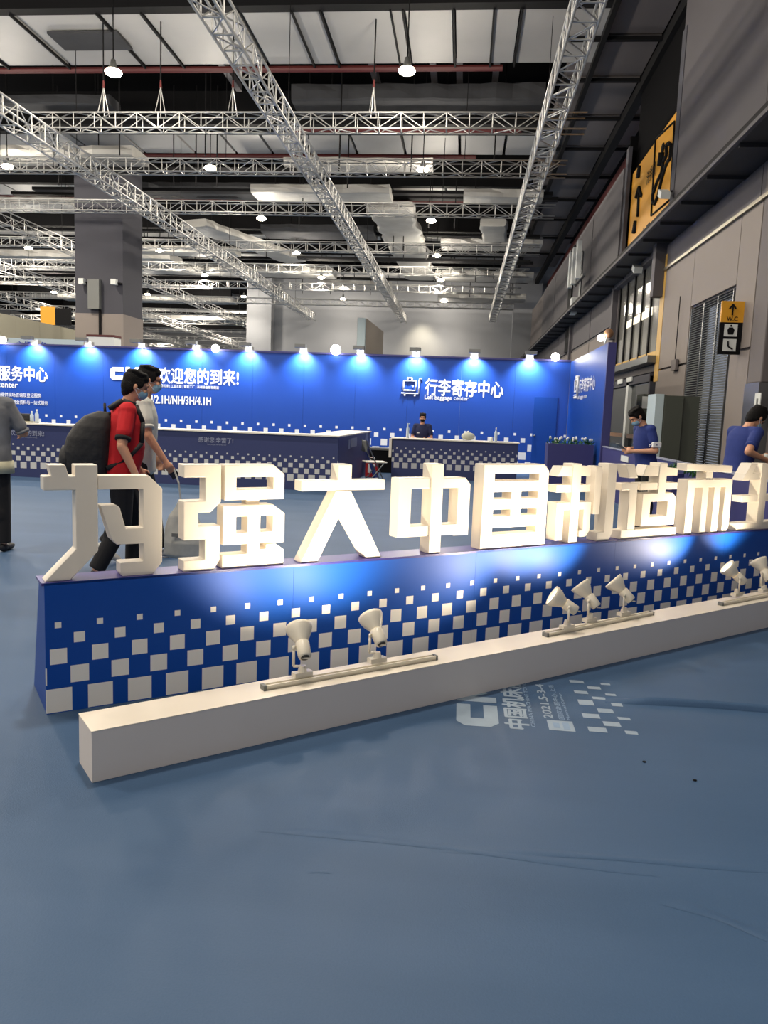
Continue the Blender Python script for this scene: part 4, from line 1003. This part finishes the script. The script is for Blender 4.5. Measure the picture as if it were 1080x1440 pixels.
# ================================================================== PEOPLE
def Rx(a): return Matrix.Rotation(a, 3, 'X')
def person(label, loc, heading, Ht=1.72, lean=0, head_pitch=0, head_yaw=0, armL=None, armR=None, legL=None, legR=None, shirt='whiteshirt', trousers='blackcloth',
           shoes='shoe', maskm='mask', gripL=False, gripR=False, sitting=False, sleeve=.55, hem=.80, hairlen='short', belly=1.0, bulk=1.0, extra=None):
    """local frame: x right, y forward, z up.  arm: (elbow, wrist) positions;  leg: (knee, ankle) positions"""
    k = Ht / 1.72
    V = lambda *a: Vector(a) * k
    t = thing('person', (loc[0], loc[1], 0), label, 'person', None, rz=heading)
    LT = Matrix.Rotation(lean, 3, 'X')          # negative leans forward
    hip = Vector(sitting) if sitting else V(0, 0, .90)
    def up(v): return hip + LT @ (Vector(v) * k)
    neck = up((0, 0, .56)); 
    sh = {-1: up((-.175, 0, .50)), 1: up((.175, 0, .50))}
    arms = {-1: armL, 1: armR}
    for s in (-1, 1):
        if arms[s] is None: arms[s] = (tuple(up((s * .235, -.02, .22)) / k), tuple(up((s * .25, .04, -.03)) / k))
    legs = {-1: legL, 1: legR}
    for s in (-1, 1):
        if legs[s] is None: legs[s] = ((s * .10, .01, .48), (s * .11, 0, .085))
    HT = LT @ Rx(head_pitch) @ Matrix.Rotation(head_yaw, 3, 'Z')
    hc = neck + (LT @ Rx(head_pitch)) @ V(0, .02, .155)
    def hd(x, y, z): return hc + HT @ V(x, y, z)
    g = G()
    H4 = HT
    # skull, face, jaw, nose, ears
    g.ell(hd(0, -.012, .025), [.076 * k, .096 * k, .09 * k], 16, H4); g.ell(hd(0, .02, -.035), [.062 * k, .072 * k, .075 * k], 16, H4)
    g.ell(hd(0, .058, -.075), [.034 * k, .032 * k, .032 * k], 12, H4); g.cap(hd(0, .090, .005), .009 * k, hd(0, .104, -.022), .013 * k)
    for s in (-1, 1): g.ell(hd(s * .077, -.005, -.008), [.012 * k, .02 * k, .032 * k], 10, H4); g.ell(hd(s * .03, .078, -.02), [.022 * k, .016 * k, .018 * k], 10, H4)
    g.ell(hd(0, .083, .032), [.05 * k, .014 * k, .012 * k], 10, H4)
    g.cap(neck - LT @ V(0, 0, .06), .062 * k, hc + HT @ V(0, -.015, -.05), .052 * k)
    # trunk
    TR = ((-.12, .130, .095, 0), (-.06, .160, .115, 0), (.02, .158, .115, .0), (.12, .145, .108 * belly, .008), (.22, .150, .112 * belly, .010), (.32, .163, .115, .006), (.40, .172, .112, .002), (.46, .168, .100, -.003), (.51, .130, .082, -.006), (.55, .075, .062, -.004))
    def trunk(gg, inf, z0=-.12, z1=.56, n=28):
        rings = [r for r in TR if z0 <= r[0] <= z1]; q = len(gg.v)
        for z, rx, ry, y in rings:
            for j in range(n):
                a_ = 2 * math.pi * j / n; cx, sy = math.cos(a_), math.sin(a_)
                px_ = abs(cx) ** .85 * math.copysign(1, cx) * (rx * bulk + inf); py_ = abs(sy) ** .85 * math.copysign(1, sy) * (ry * bulk + inf) + y
                gg.v.append(tuple(up((px_, py_, z))))
        for i in range(len(rings) - 1):
            for j in range(n):
                a_ = q + i * n + j; b_ = q + i * n + (j + 1) % n; gg.f.append((a_, b_, b_ + n, a_ + n))
        gg.f.append(tuple(q + j for j in range(n))[::-1]); e_ = q + (len(rings) - 1) * n; gg.f.append(tuple(e_ + j for j in range(n)))
        for s in (-1, 1): gg.cap(up((s * .05, -.005, .505)), (.050 + inf) * k, sh[s], (.056 + inf) * k)
    trunk(g, 0)
    pal = {}
    for s in (-1, 1):
        e, w_ = V(*arms[s][0]), V(*arms[s][1])
        g.cap(sh[s], .052 * k, e, .041 * k); g.cap(e, .042 * k, w_, .027 * k)
        d = (w_ - e).normalized(); grip = gripL if s < 0 else gripR
        inw = Vector((-s, 0, 0)); inw = (inw - d * inw.dot(d)).normalized(); acr = d.cross(inw).normalized()
        pc = w_ + d * .045 * k; pal[s] = (w_, d, inw, acr)
        g.cap(w_, .025 * k, pc, .032 * k); g.ell(w_ + d * .055 * k, .036 * k, 10)
        for q, L_ in enumerate((.070, .078, .074, .058)):
            off = acr * ((q - 1.5) * .0185 * k); a = w_ + d * .085 * k + off
            bend = 1.25 if grip else .45
            d1 = (d * math.cos(bend * .5) + inw * math.sin(bend * .5)); d2 = (d * math.cos(bend * 1.3) + inw * math.sin(bend * 1.3))
            m1 = a + d1 * (L_ * .5 * k); m2 = m1 + d2 * (L_ * .5 * k)
            g.cap(a - d * .02 * k, .0098 * k, m1, .0092 * k, 8); g.cap(m1, .0092 * k, m2, .0078 * k, 8)
        a = w_ + d * .03 * k - acr * .028 * k; m1 = a + (d * .6 - acr * .6 + inw * .5).normalized() * .038 * k
        g.cap(a, .012 * k, m1, .0105 * k, 8); g.cap(m1, .0105 * k, m1 + (d + inw * .5).normalized() * .03 * k, .009 * k, 8)
        kn, an = V(*legs[s][0]), V(*legs[s][1]); hp = hip + V(s * .085, 0, -.04)
        g.cap(hp, .085 * k, kn, .055 * k); g.cap(kn, .055 * k, an, .036 * k); g.ell(kn.lerp(an, .3) - Vector((0, .02 * k, 0)), [.05 * k, .055 * k, .10 * k], 12)
    body = fuse('body', g, M['skin'], t, .0085, 3)
    # eyes, brows, mouth
    for s in (-1, 1):
        part('eye', G().ell(hd(s * .031, .084, .008), (.011 * k, .006 * k, .006 * k), 10, H4), M['eye'], t, True)
        part('eyebrow', G().ell(hd(s * .032, .090, .030), (.019 * k, .006 * k, .004 * k), 8, H4), M['hair'], t, True)
    if not maskm: part('mouth', G().ell(hd(0, .088, -.055), (.022 * k, .006 * k, .007 * k), 10, H4), M['lips'], t, True)
    # hair
    g = G(); g.ell(hd(0, -.022, .045), [.086 * k, .098 * k, .092 * k], 18, H4); g.ell(hd(0, -.045, -.005), [.080 * k, .072 * k, .088 * k], 16, H4)
    g.ell(hd(0, .030, .078), [.066 * k, .058 * k, .040 * k], 14, H4); g.ell(hd(0, -.052, -.040), [.068 * k, .050 * k, .075 * k], 14, H4)
    for s in (-1, 1): g.ell(hd(s * .070, .010, .030), [.015 * k, .048 * k, .050 * k], 10, H4); g.ell(hd(s * .068, -.035, -.01), [.016 * k, .034 * k, .055 * k], 10, H4)
    if hairlen == 'bun': g.ell(hd(0, -.12, .02), [.04 * k, .04 * k, .04 * k], 12, H4)
    for q in range(14):
        a_ = q * 2.4; g.ell(hd(.06 * math.cos(a_), -.02 + .06 * math.sin(a_), .105 + .012 * math.sin(q * 3.1)), [.03 * k, .03 * k, .018 * k], 8, H4)
    fuse('hair', g, M['hair'], t, .007, 1)
    if maskm:
        g = G(); g.ell(hd(0, .050, -.048), [.060 * k, .062 * k, .050 * k], 16, H4); g.ell(hd(0, .088, -.038), [.026 * k, .028 * k, .034 * k], 12, H4)
        mk = fuse('face_mask', g, M[maskm], t, .006, 2)
        for s in (-1, 1):
            for z in (-.02, -.075): part('ear_loop', G().path([hd(s * .055, .055, z), hd(s * .075, .02, z * .6 - .005), hd(s * .084, -.015, -.012)], .0022, 5), M['print'], mk)
    # shirt: trunk + sleeves, open at hem
    g = G(); trunk(g, .016)
    zb = hem - hip.z / k if not sitting else 0
    for s in (-1, 1):
        e = V(*arms[s][0]); m_ = sh[s].lerp(e, sleeve); g.cap(sh[s], .064 * k, m_, .066 * k)
    g.loft([(hip + V(0, 0, hem - .90), .176 * k * bulk, .136 * k * bulk), (hip + V(0, 0, hem - .86), .178 * k * bulk, .137 * k * bulk), (up((0, 0, .1)), .162 * k * bulk, .126 * k * bulk)], 28)
    st = fuse('shirt', g, M[shirt], t, .009, 5)
    for s in (-1, 1):
        e = V(*arms[s][0]); m_ = sh[s].lerp(e, sleeve); dd = (e - sh[s]).normalized()
        part('sleeve_hem', G().tube(m_ + dd * .040 * k, m_ + dd * .068 * k, .063 * k, .061 * k, 20), M['blackcloth' if shirt == 'redshirt' else shirt], st, True)
    part('collar', G().lathe(neck - LT @ V(0, -.003, .065), LT @ Vector((0, 0, 1)), [(0, .082 * k), (.02 * k, .075 * k), (.05 * k, .068 * k), (.05 * k, .063 * k), (.015 * k, .068 * k)], 20), M[shirt], st, True)
    # trousers
    g = G(); g.ell(hip + V(0, 0, -.0), [.160 * k, .118 * k, .12 * k], 16)
    for s in (-1, 1):
        kn, an = V(*legs[s][0]), V(*legs[s][1]); hp = hip + V(s * .085, 0, -.04)
        g.cap(hp, .102 * k, kn, .080 * k); g.tube(kn, an, .079 * k, .068 * k, 14); g.ell(kn, .079 * k, 14); g.ell(kn.lerp(an, .3) - Vector((0, .015 * k, 0)), [.068 * k, .075 * k, .12 * k], 14)
    fuse('trousers', g, M[trousers], t, .010, 3)
    for s in (-1, 1):
        an = V(*legs[s][1]); 
        fl_ = an.z > .13 * k
        g = G(); tilt = Matrix.Rotation(R(-35) if fl_ else 0, 3, 'X')
        g.ell(an + tilt @ V(0, .0, -.04), [.042 * k, .055 * k, .045 * k], 12, tilt); g.ell(an + tilt @ V(0, .10, -.05), [.046 * k, .11 * k, .035 * k], 14, tilt)
        so = fuse('shoe', g, M[shoes], t, .008, 2)
    if extra: extra(t, dict(k=k, up=up, sh=sh, hd=hd, pal=pal, neck=neck, LT=LT, V=V, hip=hip))
    return t

def backpack(t, c):
    k, up, V = c['k'], c['up'], c['V']
    g = G()
    R_ = ((-.14, .11, .10), (-.10, .17, .155), (0, .185, .175), (.12, .19, .18), (.24, .185, .17), (.34, .165, .145), (.42, .13, .11), (.47, .08, .06))
    n = 24; q = len(g.v)
    for z, rx, ry in R_:
        for j in range(n):
            a_ = 2 * math.pi * j / n; cx, sy = math.cos(a_), math.sin(a_)
            g.v.append(tuple(up((.01 + abs(cx) ** .7 * math.copysign(rx, cx), -.095 - ry + abs(sy) ** .7 * math.copysign(ry, sy), z))))
    for i in range(len(R_) - 1):
        for j in range(n):
            a_ = q + i * n + j; b_ = q + i * n + (j + 1) % n; g.f.append((a_, b_, b_ + n, a_ + n))
    g.f.append(tuple(range(n))[::-1]); g.f.append(tuple(q + (len(R_) - 1) * n + j for j in range(n)))
    b = fuse('backpack', g, M['pack'], t, .010, 3)
    part('front_pocket', G().ell(up((.01, -.43, .04)), [.13 * k, .05 * k, .13 * k], 16), M['pack'], b, True)
    part('top_handle', G().path([up((-.04, -.16, .45)), up((-.035, -.17, .53)), up((.035, -.17, .53)), up((.04, -.16, .45))], .010, 8), M['pack'], b, True)
    for s in (-1, 1):
        part('strap', G().path([up((s * .10, -.13, .50)), up((s * .12, -.04, .575)), up((s * .125, .06, .55)), up((s * .135, .125, .42)), up((s * .15, .13, .25)), up((s * .165, .02, .10)), up((s * .15, -.12, .02))], .020, 8), M['pack'], b, True)
    g = G().lathe(up((0, -.0, .50)), c['LT'] @ Vector((0, 0, 1)), [(0, .092 * k), (.006 * k, .090 * k)], 20); part('lanyard', g, M['lanwhite'], t, True)
def face_at(px, py, Y): return aty(px, py, Y)
# man in red
p = aty(178, 560, 6.0)
person('man in red polo shirt with black backpack and mask, behind the first letter', (p[0] - .05, 6.0), R(-62), 1.69, bulk=1.10, lean=R(-5), head_pitch=R(-14),
       armL=((-.26, .02, 1.12), (-.24, .16, .90)), armR=((.27, -.01, 1.12), (.28, .10, .88)), legL=((-.10, .12, .48), (-.10, .10, .085)), legR=((.10, .0, .48), (.10, -.20, .10)),
       shirt='redshirt', sleeve=.62, hem=.82, belly=1.2, extra=backpack)
def phone(t, c):
    w_, d, inw, acr = c['pal'][1]; q = w_ + d * .085 + inw * .028
    X = Matrix((acr, inw, d)).transposed().to_4x4(); X.translation = q
    part('phone', G().box(-.036, -.005, -.03, .036, .005, .10, X), M['screen'], t, bevel=.003)
    for s in (-1, 1):
        pass
    g = G()
    for s in (-1, 1): g.path([c['hd'](s * .012, .108, .008), c['hd'](s * .055, .100, .010), c['hd'](s * .080, .0, .004)], .0022, 6)
    part('glasses', g, M['black'], t, True)
p = aty(212, 560, 6.75)
wm = person('man in white T-shirt with glasses and mask beside the man in red', (p[0] - .10, 6.75), R(-66), 1.76, lean=R(-3), head_pitch=R(-8),
       armL=((-.25, .0, 1.14), (-.23, .12, .93)), armR=((.26, .06, 1.13), (.26, .20, .92)), legL=((-.10, .10, .50), (-.10, .16, .09)), legR=((.10, -.04, .47), (.10, -.30, .17)),
       shirt='whiteshirt', shoes='sneaker', gripR=True, extra=phone)
# plastic bag in his hand
bp_ = aty(262, 742, 6.45)
t = thing('plastic_bag', (bp_[0] - .02, 6.45, .10), 'pale printed plastic bag hanging from the hand of the man in white', 'bag')
g = G()
g.loft([((0, 0, 0), .13, .05), ((0, 0, .03), .18, .075), ((0.01, 0, .14), .19, .085), ((0, .01, .26), .18, .075), ((-.01, 0, .37), .13, .055), ((-.02, 0, .45), .06, .03), ((-.03, 0, .50), .03, .015)], 20)
fuse('sack', g, M['bag'], t, .010, 1)
part('handle', G().path([(-.03, 0, .50), (-.05, 0, .66), (-.10, .02, .78)], .008, 6), M['bag'], t)
part('printed_mark', G().box(-.08, -.086, .2, .06, -.078, .23), M['greybox'], t)
# man at the left edge
def hemband(t, c):
    part('pale_hem', G().loft([(c['hip'] + Vector((0, 0, -.145)), .218, .172), (c['hip'] + Vector((0, 0, -.03)), .212, .170)], 24), M['tiehem'], t, True)
p = aty(-12, 700, 6.75)
person('person in grey tie-dyed T-shirt and black trousers seen from behind at the left edge', (p[0] - .01, 6.75), R(8), 1.70, bulk=1.14, armL=((-.27, .10, 1.13), (-.14, .34, 1.12)), armR=((.29, .08, 1.13), (.16, .34, 1.12)), shirt='tiedye', maskm=None, hem=.80, sleeve=.75, extra=hemband)
# woman behind the baggage counter
def seat_(t, c):
    g = G().lathe(c['neck'] - Vector((0, 0, .07)), (0, .3, 1), [(0, .10), (.01, .10)], 16); part('lanyard', g, M['lanred'], t, True)
    part('name_badge', G().box(.06, .118, 1.00, .12, .132, 1.02), M['print'], t)
p = aty(594, 600, 18.75)
st = thing('stool', (p[0], 18.75, 0), 'plain grey stool behind the baggage counter', 'stool')
part('seat', G().tube((0, 0, .57), (0, 0, .61), .17, .17, 20), M['greybox'], st)
for a_ in (45, 135, 225, 315): part('leg', G().tube((.10 * math.cos(R(a_)), .10 * math.sin(R(a_)), .60), (.18 * math.cos(R(a_)), .18 * math.sin(R(a_)), 0), .012), M['steel'], st)
person('woman in dark blue uniform with black mask behind the baggage counter', (p[0], 18.75), R(180), 1.62, head_pitch=R(-6), sitting=(0, 0, .70), shirt='darknavy', maskm='blackmask',
       armL=((-.25, .05, .95), (-.12, .26, .92)), armR=((.25, .05, .95), (.12, .26, .92)), legL=((-.12, .38, .66), (-.12, .30, .20)), legR=((.12, .38, .66), (.12, .30, .20)), hairlen='bun', extra=seat_)
# man with phone at the partition
def tablet(t, c):
    for s in (1,):
        w_, d, inw, acr = c['pal'][-1]
    q = (c['pal'][-1][0] + c['pal'][1][0]) / 2 + Vector((0, .10, .03))
    part('phone', G().box(-.05, -.09, -.005, .05, .09, .005, Matrix.Translation(q) @ Matrix.Rotation(R(35), 4, 'X')), M['greybox'], t, bevel=.003)
    e = c['sh'][-1]; 
    part('arm_badge', G().box(-.05, -.06, -.035, .05, .06, .035, Matrix.Translation(e.lerp(Vector((-.24, .02, 1.14)), .88))), M['print'], t, bevel=.01)
p = aty(912, 620, 10.4)
person('man in blue polo looking down at a phone by the side partition', (p[0], 10.4), R(105), 1.67, lean=R(-8), head_pitch=R(-32), shirt='navy',
       armL=((-.25, .02, 1.12), (-.10, .26, 1.10)), armR=((.25, .02, 1.12), (.09, .27, 1.12)), gripL=True, gripR=True, extra=tablet)
# man at the right edge
def cup(t, c):
    w_, d, inw, acr = c['pal'][-1]; q = w_ + d * .075 + inw * .04
    part('cup', G().lathe(q - Vector((0, 0, .04)), (0, 0, 1), [(0, 0), (0, .028), (.09, .036), (.09, .032), (.01, .025)], 14), M['paper'], t, True)
    g = G().lathe(c['neck'] - Vector((0, 0, .045)), (0, .3, 1), [(0, .092), (.012, .090)], 20); part('lanyard', g, M['lilac'], t, True)
p = aty(1049, 620, 8.7)
person('man in blue T-shirt with purple lanyard holding a cup at the right edge', (p[0] - .09, 8.7), R(-66), 1.70, lean=R(-11), head_pitch=R(-32), shirt='navy',
       armL=((-.25, .16, 1.16), (-.08, .40, 1.12)), armR=((.30, -.12, 1.19), (.27, .15, 1.11)), gripR=True, gripL=True, extra=cup)
# counter under his hands
t = thing('side_desk', (aty(1075, 650, 8.4)[0] + .55, 8.4, 0), 'low grey desk at the right edge in front of the man with the lanyard', 'desk')
part('top', G().box(-.4, -.3, .90, .3, .4, .93), M['greybox'], t); part('body', G().box(-.38, -.28, 0, .3, .38, .90), M['deskblue'], t)
